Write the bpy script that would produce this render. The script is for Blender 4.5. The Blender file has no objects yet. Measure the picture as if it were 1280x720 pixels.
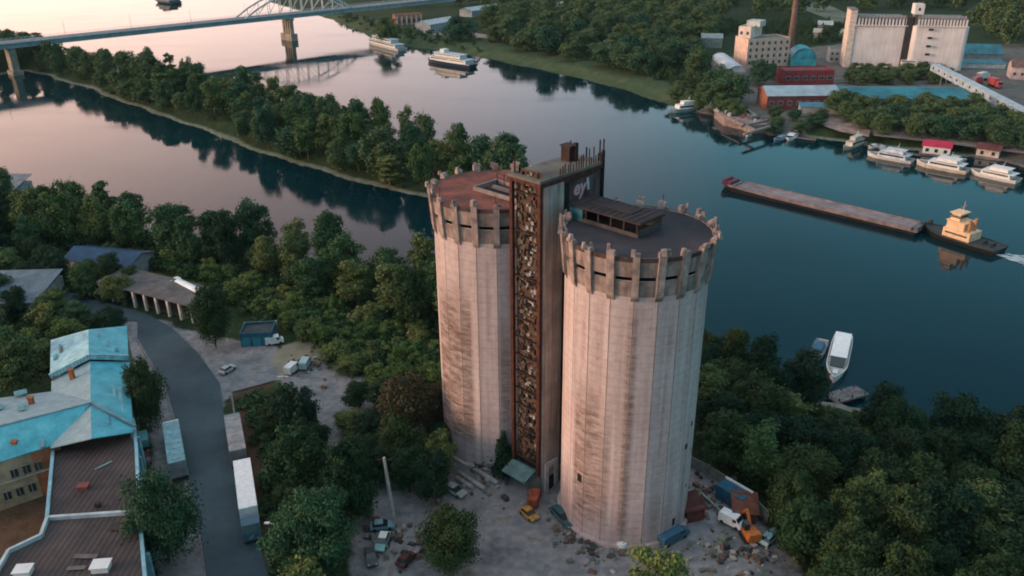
import bpy, math, random
import numpy as np
from mathutils import Vector, Matrix
R = math.radians
random.seed(11)
sc = bpy.context.scene
COL = sc.collection
# ------------------------------------------------------------------ camera
CH = 80.0; F = 1050.0; PITCH = R(24.5); ROLL = R(-0.5)
cam_d = bpy.data.cameras.new('camera'); cam = bpy.data.objects.new('camera', cam_d); COL.objects.link(cam)
cam_d.sensor_width = 36; cam_d.lens = F/1280*36; cam_d.clip_end = 12000; cam_d.clip_start = .5
MROT = Matrix.Rotation(math.pi/2-PITCH, 3, 'X') @ Matrix.Rotation(ROLL, 3, 'Z')
cam.matrix_world = Matrix.Translation((0, 0, CH)) @ MROT.to_4x4()
sc.camera = cam
def ray(px, py): return MROT @ Vector(((px-640)/F, (360-py)/F, -1))
def P(px, py, z=0.0):
    d = ray(px, py)
    if d.z > -.03: d.z = -.03
    t = (z-CH)/d.z
    return Vector((d.x*t, d.y*t, z))
def HT(base, top_py):      # height of a vertical thing standing at base whose top shows at image row top_py
    lo, hi = 0., 79.
    Mi = MROT.transposed()
    for _ in range(40):
        m = (lo+hi)/2; v = Mi @ (Vector((base.x, base.y, base.z+m))-Vector((0, 0, CH)))
        y = 360-F*v.y/(-v.z)
        if y > top_py: lo = m
        else: hi = m
    return lo
# ------------------------------------------------------------------ materials
def newmat(name):
    m = bpy.data.materials.new(name); m.use_nodes = True
    nt = m.node_tree; b = nt.nodes['Principled BSDF']
    return m, nt, b
def noise(nt, scale, detail=4, vec=None, map_scale=None, rough=.55):
    n = nt.nodes.new('ShaderNodeTexNoise'); n.inputs['Scale'].default_value = scale
    n.inputs['Detail'].default_value = detail; n.inputs['Roughness'].default_value = rough
    tc = nt.nodes.new('ShaderNodeTexCoord'); src = tc.outputs['Object']
    if vec is not None: src = vec
    if map_scale:
        mp = nt.nodes.new('ShaderNodeMapping'); mp.inputs['Scale'].default_value = map_scale
        nt.links.new(src, mp.inputs['Vector']); src = mp.outputs['Vector']
    nt.links.new(src, n.inputs['Vector'])
    return n.outputs['Fac']
def ramp(nt, fac, stops):
    r = nt.nodes.new('ShaderNodeValToRGB'); cr = r.color_ramp
    while len(cr.elements) < len(stops): cr.elements.new(.5)
    for e, (p, c) in zip(cr.elements, stops):
        e.position = p; e.color = (c[0], c[1], c[2], 1) if not isinstance(c, (int, float)) else (c, c, c, 1)
    nt.links.new(fac, r.inputs['Fac']); return r.outputs['Color']
def mixc(nt, fac, a, b, mode='MIX'):
    m = nt.nodes.new('ShaderNodeMix'); m.data_type = 'RGBA'; m.blend_type = mode
    for s, v in ((0, fac), (6, a), (7, b)):
        if isinstance(v, (int, float)): m.inputs[s].default_value = v
        elif isinstance(v, tuple): m.inputs[s].default_value = (v[0], v[1], v[2], 1)
        else: nt.links.new(v, m.inputs[s])
    return m.outputs[2]
def math_(nt, op, a, b=None, clamp=False):
    m = nt.nodes.new('ShaderNodeMath'); m.operation = op; m.use_clamp = clamp
    for i, v in enumerate((a, b)):
        if v is None: continue
        if isinstance(v, (int, float)): m.inputs[i].default_value = v
        else: nt.links.new(v, m.inputs[i])
    return m.outputs[0]
def bump(nt, b, fac, strength=.4, dist=.1):
    n = nt.nodes.new('ShaderNodeBump'); n.inputs['Strength'].default_value = strength; n.inputs['Distance'].default_value = dist
    nt.links.new(fac, n.inputs['Height']); nt.links.new(n.outputs['Normal'], b.inputs['Normal'])
MATS = {}
def M(name, col, rough=.8, var=.25, scale=.6, metal=0., streak=0., bmp=.25, ribs=None, spec=.3, col2=None):
    """plain material with blotches, optional vertical streaks and corrugation"""
    if name in MATS: return MATS[name]
    m, nt, b = newmat(name)
    n1 = noise(nt, scale, 5)
    c2 = col2 or tuple(c*(1-var*1.6) for c in col)
    c = ramp(nt, n1, [(.3, tuple(max(0, x) for x in c2)), (.7, tuple(min(1, x*(1+var*.6)) for x in col))])
    n2 = noise(nt, scale*9, 3)
    c = mixc(nt, var*.8, c, ramp(nt, n2, [(.3, .35), (.7, .95)]), 'MULTIPLY')
    if streak:
        n3 = noise(nt, 1.0, 4, map_scale=(1.3, 1.3, .07))
        c = mixc(nt, streak, c, ramp(nt, n3, [(.35, .25), (.62, 1.)]), 'MULTIPLY')
    if ribs:
        w = nt.nodes.new('ShaderNodeTexWave'); w.wave_type = 'BANDS'; w.bands_direction = ribs[0]; w.inputs['Scale'].default_value = ribs[1]
        w.inputs['Distortion'].default_value = .15
        tc = nt.nodes.new('ShaderNodeTexCoord'); nt.links.new(tc.outputs['Object'], w.inputs['Vector'])
        c = mixc(nt, .4, c, ramp(nt, w.outputs['Fac'], [(0, .3), (.5, 1.)]), 'MULTIPLY')
        bump(nt, b, w.outputs['Fac'], .5, .06)
    elif bmp: bump(nt, b, n2, bmp, .08)
    nt.links.new(c, b.inputs['Base Color'])
    b.inputs['Roughness'].default_value = rough; b.inputs['Metallic'].default_value = metal
    b.inputs['Specular IOR Level'].default_value = spec
    MATS[name] = m; return m
# ------------------------------------------------------------------ mesh builder
class MB:
    def __init__(s): s.v = []; s.f = []; s.mi = []; s.att = None
    def add(s, vs, fs, mi=0):
        k = len(s.v); s.v += [tuple(v) for v in vs]
        for f in fs: s.f.append(tuple(i+k for i in f)); s.mi.append(mi)
    def box(s, x, y, z0, w, d, h, rz=0, mi=0, taper=1.0):
        c, n = math.cos(rz), math.sin(rz); vs = []
        for zz, t in ((z0, 1), (z0+h, taper)):
            for a, b in ((-1, -1), (1, -1), (1, 1), (-1, 1)):
                u, v = a*w/2*t, b*d/2*t; vs.append((x+u*c-v*n, y+u*n+v*c, zz))
        s.add(vs, [(3, 2, 1, 0), (4, 5, 6, 7), (0, 1, 5, 4), (1, 2, 6, 5), (2, 3, 7, 6), (3, 0, 4, 7)], mi)
    def prism(s, poly, z0, z1, mi=0, top_mi=None, cap=True):
        n = len(poly); a = sum(poly[i][0]*poly[(i+1) % n][1]-poly[(i+1) % n][0]*poly[i][1] for i in range(n))
        if a < 0: poly = poly[::-1]
        vs = [(p[0], p[1], z0) for p in poly]+[(p[0], p[1], z1) for p in poly]
        s.add(vs, [(i, (i+1) % n, n+(i+1) % n, n+i) for i in range(n)], mi)
        if cap:
            s.add(vs, [tuple(range(n, 2*n))], mi if top_mi is None else top_mi); s.add(vs, [tuple(range(n-1, -1, -1))], mi)
    def slab(s, pts, t=.15, mi=0):      # sloped plate, pts counter-clockwise seen from above
        n = len(pts); vs = [tuple(p) for p in pts]+[(p[0], p[1], p[2]-t) for p in pts]
        a = sum(pts[i][0]*pts[(i+1) % n][1]-pts[(i+1) % n][0]*pts[i][1] for i in range(n))
        top = tuple(range(n)); bot = tuple(range(2*n-1, n-1, -1)); side = [(i, n+i, n+(i+1) % n, (i+1) % n) for i in range(n)]
        if a < 0: top = top[::-1]; bot = bot[::-1]; side = [q[::-1] for q in side]
        s.add(vs, [top, bot]+side, mi)
    def tube(s, p0, p1, r0, r1=None, n=8, mi=0, caps=True):
        r1 = r0 if r1 is None else r1
        p0 = Vector(p0); p1 = Vector(p1); d = (p1-p0).normalized()
        u = d.orthogonal().normalized(); w = d.cross(u)
        vs = []
        for p, r in ((p0, r0), (p1, r1)):
            for i in range(n):
                a = 2*math.pi*i/n; vs.append(p+(u*math.cos(a)+w*math.sin(a))*r)
        s.add(vs, [(i, (i+1) % n, n+(i+1) % n, n+i) for i in range(n)]+([tuple(range(n-1, -1, -1)), tuple(range(n, 2*n))] if caps else []), mi)
    def bar(s, p0, p1, w, h=None, mi=0):       # rectangular bar between two points
        h = h or w; p0 = Vector(p0); p1 = Vector(p1); d = (p1-p0).normalized()
        u = d.cross(Vector((0, 0, 1)));
        if u.length < .05: u = Vector((1, 0, 0))
        u = u.normalized(); k = u.cross(d).normalized(); vs = []
        for p in (p0, p1):
            for a, b in ((-1, -1), (1, -1), (1, 1), (-1, 1)): vs.append(p+u*a*w/2+k*b*h/2)
        s.add(vs, [(0, 1, 2, 3), (7, 6, 5, 4), (1, 0, 4, 5), (2, 1, 5, 6), (3, 2, 6, 7), (0, 3, 7, 4)], mi)
    def strip(s, pts, z0, z1, t=.2, mi=0, closed=False):        # wall following a line
        n = len(pts)
        for i in range(n if closed else n-1):
            a = Vector(pts[i][:2]); b = Vector(pts[(i+1) % n][:2]); d = (b-a).normalized(); q = Vector((-d.y, d.x))*t/2
            a2 = a; b2 = b-d*.004*(i % 2)
            s.prism([a2-q, b2-q, b2+q, a2+q], z0+.003*(i % 2), z1+.003*(i % 2), mi)
    def build(s, name, mats, parent=None, world=False, smooth=False, loc=None):
        me = bpy.data.meshes.new(name)
        vs = s.v
        o = bpy.data.objects.new(name, me); COL.objects.link(o)
        if world and (parent or loc is not None):
            q = parent.location if parent else Vector(loc)
            vs = [(v[0]-q.x, v[1]-q.y, v[2]-q.z) for v in vs]
            if loc is not None and not parent: o.location = loc
        elif loc is not None: o.location = loc
        me.from_pydata(vs, [], s.f)
        for m in (mats if isinstance(mats, (list, tuple)) else [mats]): me.materials.append(m)
        me.polygons.foreach_set('material_index', s.mi)
        if smooth: me.polygons.foreach_set('use_smooth', [True]*len(s.f))
        me.update()
        if parent: o.parent = parent
        return o
def tag(o, label=None, cat=None, group=None, kind=None):
    for k, v in (('label', label), ('category', cat), ('group', group), ('kind', kind)):
        if v: o[k] = v
    return o
def thing(name, label, cat, loc=(0, 0, 0), rz=0, group=None):
    o = bpy.data.objects.new(name, None); COL.objects.link(o); o.empty_display_size = .5
    o.location = loc; o.rotation_euler = (0, 0, rz)
    return tag(o, label, cat, group)
def copy_tree(o, parent=None):
    c = o.copy(); COL.objects.link(c)
    if parent: c.parent = parent
    for ch in list(o.children): copy_tree(ch, c)
    return c
def front(pl, pr, z=0.):       # frontage between two image points on the ground
    a = P(*pl, z); b = P(*pr, z); d = b-a
    return (a+b)/2, math.atan2(d.y, d.x), d.length
# ------------------------------------------------------------------ world and light
w = bpy.data.worlds.new('World'); sc.world = w; w.use_nodes = True
nt = w.node_tree; bg = nt.nodes['Background']
SUN_AZ = R(-100); SUN_EL = R(11)        # the sun stands low at the left
sky = nt.nodes.new('ShaderNodeTexSky'); sky.sky_type = 'NISHITA'; sky.sun_disc = False
sky.sun_elevation = SUN_EL; sky.sun_rotation = SUN_AZ; sky.altitude = 100; sky.air_density = 1.0; sky.dust_density = 2.0; sky.ozone_density = 2.5
tc = nt.nodes.new('ShaderNodeTexCoord'); sep = nt.nodes.new('ShaderNodeSeparateXYZ'); nt.links.new(tc.outputs['Generated'], sep.inputs[0])
# sunset glow low in the sky: pink to the left of the view, slate teal to the right, darker overhead
az = math_(nt, 'ADD', math_(nt, 'MULTIPLY', sep.outputs['X'], -1.0), math_(nt, 'MULTIPLY', sep.outputs['Y'], .25))
azc = ramp(nt, math_(nt, 'MULTIPLY_ADD', az, .5, True), [(0, 0.), (1, 1.)])
mm = nt.nodes.new('ShaderNodeMapRange'); mm.inputs['From Min'].default_value = -.35; mm.inputs['From Max'].default_value = .75
nt.links.new(az, mm.inputs['Value'])
side = ramp(nt, mm.outputs[0], [(0, (.08, .37, .43)), (.30, (.16, .46, .53)), (.50, (.74, .68, .72)), (.75, (1.30, .88, .76)), (1, (1.9, 1.15, .86))])
low = ramp(nt, sep.outputs['Z'], [(0, 1.3), (.1, 1.15), (.22, .92), (.36, .50), (.5, .34), (1, .4)])
skyc = mixc(nt, 1.0, side, low, 'MULTIPLY')
high = mixc(nt, ramp(nt, sep.outputs['Z'], [(.52, 0.), (.8, 1.)]), skyc, (.56, .68, .76))
cl = noise(nt, 2.2, 5, vec=tc.outputs['Generated'], map_scale=(1, 1, 3.5))
high = mixc(nt, .35, high, ramp(nt, cl, [(.3, .6), (.7, 1.15)]), 'MULTIPLY')
nis = nt.nodes.new('ShaderNodeVectorMath'); nis.operation = 'SCALE'; nis.inputs['Scale'].default_value = .08
nt.links.new(sky.outputs[0], nis.inputs[0])
fin = nt.nodes.new('ShaderNodeVectorMath'); fin.operation = 'ADD'
nt.links.new(nis.outputs[0], fin.inputs[0])
gl = nt.nodes.new('ShaderNodeVectorMath'); gl.operation = 'SCALE'; gl.inputs['Scale'].default_value = 1.0
nt.links.new(high, gl.inputs[0]); nt.links.new(gl.outputs[0], fin.inputs[1])
nt.links.new(fin.outputs[0], bg.inputs['Color']); bg.inputs['Strength'].default_value = 1.0
sd = bpy.data.lights.new('sun', 'SUN'); sun = bpy.data.objects.new('sun', sd); COL.objects.link(sun)
sd.energy = 2.0; sd.angle = R(18); sd.color = (1, .62, .40)
dirv = Vector((math.sin(SUN_AZ)*math.cos(SUN_EL), math.cos(SUN_AZ)*math.cos(SUN_EL), math.sin(SUN_EL)))
sun.rotation_euler = dirv.to_track_quat('Z', 'Y').to_euler()
vs_ = sc.view_settings; sc.display_settings.display_device = 'sRGB'; vs_.view_transform = 'Standard'; vs_.look = 'None'; vs_.exposure = .35; vs_.gamma = 1
cy = sc.cycles; cy.use_denoising = True; cy.max_bounces = 6; cy.diffuse_bounces = 2; cy.glossy_bounces = 3; cy.transmission_bounces = 3; cy.volume_bounces = 0
cy.filter_width = 1.9; cy.sample_clamp_indirect = 4; cy.caustics_reflective = False; cy.caustics_refractive = False
# ------------------------------------------------------------------ land, river bed and water
WZ = -3.0
def wl(pts, z=WZ): return [tuple(P(a, b, z)[:2]) for a, b in pts]
NEAR = wl([(-300, 225), (-80, 243), (0, 256), (100, 264), (200, 286), (300, 302), (400, 322), (480, 337), (545, 347), (640, 385), (760, 420), (870, 446), (940, 470), (1000, 492), (1030, 502), (1075, 510), (1110, 522), (1180, 548), (1280, 572), (1500, 650)])+[(420, -300), (-1200, -300), (-1200, 200)]
ISL = wl([(-400, 70), (-100, 92), (0, 93), (30, 89), (60, 95), (85, 104), (108, 108), (130, 119), (190, 141), (240, 158), (270, 169), (330, 193), (400, 214), (470, 233), (535, 247), (600, 256), (645, 255), (660, 240), (640, 217), (540, 195), (450, 168), (330, 134), (220, 103), (110, 88), (60, 60), (0, 45), (-200, 30), (-500, 25)])
FAR = wl([(334, 2), (380, 15), (410, 23), (440, 35), (465, 47), (500, 57), (520, 60), (560, 64), (600, 71), (640, 80), (700, 92), (780, 112), (840, 133), (880, 143), (930, 160), (965, 170), (1000, 170), (1060, 178), (1130, 187), (1200, 195), (1280, 206), (1500, 235)])+[(2600, 150), (6000, 9000), (-900, 9000), (-500, 2500)]
def sdist(poly, X, Y):
    """signed distance, positive inside"""
    n = len(poly); best = np.full(X.shape, 1e18); ins = np.zeros(X.shape, bool)
    for i in range(n):
        x0, y0 = poly[i]; x1, y1 = poly[(i+1) % n]; dx, dy = x1-x0, y1-y0
        t = np.clip(((X-x0)*dx+(Y-y0)*dy)/(dx*dx+dy*dy+1e-9), 0, 1)
        best = np.minimum(best, (X-x0-t*dx)**2+(Y-y0-t*dy)**2)
        if y1 != y0:
            c = ((y0 > Y) != (y1 > Y)) & (X < (x1-x0)*(Y-y0)/(y1-y0)+x0); ins ^= c
    return np.where(ins, 1, -1)*np.sqrt(best)
def land(X, Y):
    s = np.maximum(np.maximum(sdist(NEAR, X, Y), sdist(ISL, X, Y)), sdist(FAR, X, Y))
    s = s+1.1*np.sin(X*.21+Y*.13)*np.sin(Y*.17-X*.05)+.5*np.sin(X*.7+1)*np.sin(Y*.63)
    return s
def gz(x, y):
    s = land(np.array([x]), np.array([y]))[0]
    return float(np.interp(s, [-15, 0, 3.5, 10], [-8, WZ, WZ+.7, 0]))
def axis(parts):
    out = []
    for a, b, st in parts: out += list(np.arange(a, b, st))
    return np.array(out)
gx = axis([(-6000, -2000, 800), (-2000, -700, 130), (-700, -420, 10), (-420, -170, 2.2), (-170, 170, 1.5), (170, 500, 2.2), (500, 800, 20), (800, 2000, 130), (2000, 6001, 800)])
gy = axis([(-1500, -200, 130), (-200, 40, 20), (40, 250, 1.5), (250, 720, 2.2), (720, 1100, 10), (1100, 2500, 100), (2500, 9001, 650)])
X, Y = np.meshgrid(gx, gy); S = land(X, Y)
Z = np.interp(S, [-15, 0, 3.5, 10], [-8, WZ, WZ+.7, 0])
Z = Z+np.where(S > 12, (.12*np.sin(X*.11)*np.sin(Y*.09)), 0)
YARD = wl([(335, 478), (352, 448), (380, 440), (420, 462), (545, 455), (700, 480), (868, 572), (900, 600), (945, 650), (985, 690), (1030, 760), (1030, 900), (430, 900), (440, 690), (430, 600), (400, 560), (360, 510)], 0)
VERGE = wl([(290, 490), (345, 476), (375, 560), (380, 640), (400, 900), (330, 900), (330, 670), (306, 600), (287, 510)], 0)
COURT = wl([(-60, 560), (60, 560), (60, 650), (0, 760), (-60, 760)], 0)
SAND = wl([(338, 450), (350, 435), (375, 425), (405, 430), (410, 448), (380, 462), (350, 470)], 0)
APRON = wl([(160, 385), (250, 415), (350, 435), (360, 470), (280, 500), (290, 620), (340, 760), (200, 900), (190, 700), (190, 560), (140, 440)], 0)
PLANT = wl([(880, 80), (920, 70), (1050, 55), (1290, 55), (1400, 170), (1280, 196), (1190, 176), (1090, 166), (1030, 150), (1010, 160), (960, 162), (895, 140), (900, 118), (870, 95)], 0)
BANKS = wl([(380, 10), (600, 45), (760, 80), (840, 105), (900, 130), (900, 160), (760, 125), (620, 88), (540, 70), (460, 60), (400, 30)], 0)
MEAD = wl([(120, 318), (230, 318), (330, 352), (420, 380), (520, 405), (560, 440), (560, 470), (440, 440), (330, 390), (250, 365), (170, 345)], 0)
def sm(poly, w_): return np.clip(.5+sdist(poly, X, Y)/(2*w_), 0, 1)
nv = len(gx)*len(gy); far_w = 6
me = bpy.data.meshes.new('ground')
co = np.stack([X, Y, Z], -1).reshape(-1, 3)
ny, nx = X.shape; idx = np.arange(nv).reshape(ny, nx)
fc = np.stack([idx[:-1, :-1], idx[:-1, 1:], idx[1:, 1:], idx[1:, :-1]], -1).reshape(-1, 4)
me.from_pydata(co.tolist(), [], fc.tolist())
c1 = me.color_attributes.new('zones', 'FLOAT_COLOR', 'POINT')
shore = 0*S
c1.data.foreach_set('color', np.stack([np.maximum(sm(YARD, 2.5), .85*sm(APRON, 2)), np.maximum(sm(VERGE, 2), sm(COURT, 2)), np.maximum(sm(SAND, 2), shore), np.ones_like(X)], -1).reshape(-1))
c2 = me.color_attributes.new('zones2', 'FLOAT_COLOR', 'POINT')
c2.data.foreach_set('color', np.stack([sm(PLANT, 5), sm(BANKS, 8), sm(MEAD, 4), np.ones_like(X)], -1).reshape(-1))
ground = bpy.data.objects.new('ground', me); COL.objects.link(ground); tag(ground, kind='structure')
me.polygons.foreach_set('use_smooth', [True]*len(fc))
m, nt, b = newmat('ground')
def attr(nt, name):
    a = nt.nodes.new('ShaderNodeAttribute'); a.attribute_name = name
    s = nt.nodes.new('ShaderNodeSeparateColor'); nt.links.new(a.outputs['Color'], s.inputs[0]); return s.outputs
n1 = noise(nt, .06, 6); n2 = noise(nt, .9, 5); n3 = noise(nt, .22, 6, rough=.65)
grass = ramp(nt, n3, [(.25, (.012, .024, .012)), (.5, (.025, .045, .018)), (.75, (.05, .062, .026))])
grass = mixc(nt, .6, grass, ramp(nt, n2, [(.25, .4), (.75, 1.2)]), 'MULTIPLY')
gravel = ramp(nt, n3, [(.25, (.095, .095, .10)), (.42, (.18, .18, .185)), (.58, (.25, .24, .24)), (.66, (.20, .165, .14)), (.8, (.11, .095, .08))])
gravel = mixc(nt, .7, gravel, ramp(nt, n2, [(.2, .45), (.7, 1.2)]), 'MULTIPLY')
dirt = ramp(nt, n3, [(.25, (.035, .030, .018)), (.45, (.075, .045, .028)), (.6, (.11, .06, .038)), (.8, (.06, .05, .028))])
geo = nt.nodes.new('ShaderNodeNewGeometry'); sz = nt.nodes.new('ShaderNodeSeparateXYZ'); nt.links.new(geo.outputs['Position'], sz.inputs[0])
beach = ramp(nt, math_(nt, 'MULTIPLY', math_(nt, 'ADD', sz.outputs['Z'], 4.0), .25), [(0, 0.), (.24, 1.), (.33, 1.), (.40, 0.)])
sand = ramp(nt, n3, [(.3, (.16, .15, .105)), (.7, (.30, .26, .19))])
meadow = ramp(nt, n3, [(.25, (.03, .042, .015)), (.5, (.085, .095, .03)), (.75, (.13, .115, .045))])
bank = ramp(nt, n3, [(.25, (.025, .055, .028)), (.5, (.05, .078, .036)), (.8, (.11, .095, .062))])
plant = ramp(nt, n3, [(.25, (.06, .07, .06)), (.5, (.13, .12, .11)), (.8, (.20, .17, .15))])
z1 = attr(nt, 'zones'); z2 = attr(nt, 'zones2')
def zmask(o):
    return ramp(nt, math_(nt, 'ADD', o, math_(nt, 'MULTIPLY', math_(nt, 'SUBTRACT', n3, .5), .9)), [(.4, 0.), (.6, 1.)])
c = grass
c = mixc(nt, beach, c, ramp(nt, n2, [(.3, (.08, .10, .07)), (.7, (.17, .19, .14))]))
for o_, col_ in ((z2[1], bank), (z2[2], meadow), (z2[0], plant), (z1[0], gravel), (z1[1], dirt), (z1[2], sand)):
    c = mixc(nt, zmask(o_), c, col_)
nt.links.new(c, b.inputs['Base Color']); b.inputs['Roughness'].default_value = .95; b.inputs['Specular IOR Level'].default_value = .1
bump(nt, b, n2, .6, .3); me.materials.append(m)
# water
wb = MB(); wb.add([(-6500, -1600, WZ), (6500, -1600, WZ), (6500, 9500, WZ), (-6500, 9500, WZ)], [(0, 1, 2, 3)])
m, nt, b = newmat('river water')
n1 = noise(nt, .35, 3, map_scale=(1, 1.6, 1)); n2 = noise(nt, .05, 3); n4 = noise(nt, .012, 3)
b.inputs['Base Color'].default_value = (.001, .022, .032, 1); b.inputs['IOR'].default_value = 1.333
bc = ramp(nt, n4, [(.3, (.0, .012, .018)), (.7, (.0, .023, .029))]); nt.links.new(bc, b.inputs['Base Color'])
nt.links.new(ramp(nt, noise(nt, .018, 4, map_scale=(1, 2.2, 1)), [(.42, .03), (.68, .13)]), b.inputs['Roughness'])
bn = nt.nodes.new('ShaderNodeBump'); bn.inputs['Distance'].default_value = .12
nt.links.new(ramp(nt, n2, [(.35, .02), (.75, .16)]), bn.inputs['Strength']); nt.links.new(n1, bn.inputs['Height']); nt.links.new(bn.outputs['Normal'], b.inputs['Normal'])
water = wb.build('water', m); tag(water, kind='structure')
# ------------------------------------------------------------------ silos
SL = P(625, 548); SRt = P(778, 633)
AX = (SRt-SL); SPAN = AX.length; AX.normalize(); PP = Vector((-AX.y, AX.x, 0))
if PP.y < 0: PP = -PP
RZ_AX = math.atan2(AX.y, AX.x)
def concrete(name, stains=True):
    m, nt, b = newmat(name)
    n1 = noise(nt, .12, 5); n2 = noise(nt, 1.6, 5)
    c = ramp(nt, n1, [(.3, (.47, .36, .345)), (.5, (.54, .42, .405)), (.7, (.56, .465, .455))])
    st = noise(nt, 1.0, 5, map_scale=(.9, .9, .035))
    c = mixc(nt, .55, c, ramp(nt, st, [(.32, .65), (.5, .95), (.68, 1.05)]), 'MULTIPLY')
    st2 = noise(nt, 1.0, 3, map_scale=(3.5, 3.5, .05))
    c = mixc(nt, .16, c, ramp(nt, st2, [(.35, .45), (.6, 1.)]), 'MULTIPLY')
    w_ = nt.nodes.new('ShaderNodeTexWave'); w_.bands_direction = 'Z'; w_.inputs['Scale'].default_value = .26; w_.inputs['Distortion'].default_value = 1.2; w_.inputs['Detail'].default_value = 3
    tc = nt.nodes.new('ShaderNodeTexCoord'); nt.links.new(tc.outputs['Object'], w_.inputs['Vector'])
    c = mixc(nt, .2, c, ramp(nt, w_.outputs['Fac'], [(0, .55), (.16, 1.)]), 'MULTIPLY')
    c = mixc(nt, .4, c, ramp(nt, n2, [(.3, .55), (.65, 1.)]), 'MULTIPLY')
    if stains:
        a = nt.nodes.new('ShaderNodeAttribute'); a.attribute_name = 'stain'
        h = noise(nt, 1.0, 5, map_scale=(.45, .45, 1.7), rough=.7)
        f = math_(nt, 'MULTIPLY', a.outputs['Fac'], ramp(nt, h, [(.36, 1.), (.64, .30)]), True)
        c = mixc(nt, f, c, (.115, .068, .048))
    nt.links.new(c, b.inputs['Base Color']); b.inputs['Roughness'].default_value = .9; b.inputs['Specular IOR Level'].default_value = .2
    bump(nt, b, n2, .5, .08); return m
CON = concrete('weathered concrete', True)
CON2 = concrete('crown concrete', False); BUTT = M('worn buttress concrete', (.43, .325, .29), .92, .35, .8, streak=.35); PANEL = M('weathered shaded panel', (.40, .30, .27), .95, .35, .5, streak=.55)  # panel brown holds both weathering and the shade of the crown
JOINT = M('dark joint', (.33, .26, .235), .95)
BLACK = M('shade and fittings black', (.012, .012, .014), .9)  # paints the shade of slots and openings; also door and pipe
RUST = M('rusted steel', (.11, .033, .022), .85, .4, 1.5, streak=.5)
RUSTD = M('dark rusted steel', (.045, .022, .02), .85, .4, 1.5)
REDROOF = M('rust red roofing', (.26, .075, .05), .9, .4, .35, col2=(.09, .042, .035)); KERB = M('dark brown roof kerb', (.10, .06, .05), .95, .4, 1.)  # kerb is an even dark brown all round
DKROOF = M('dark tar roofing', (.046, .040, .046), .85, .35, .22, col2=(.020, .022, .028)); GALR = M('black brown gallery roof', (.038, .028, .028), .85, .35, .5, col2=(.018, .016, .018))
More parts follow.
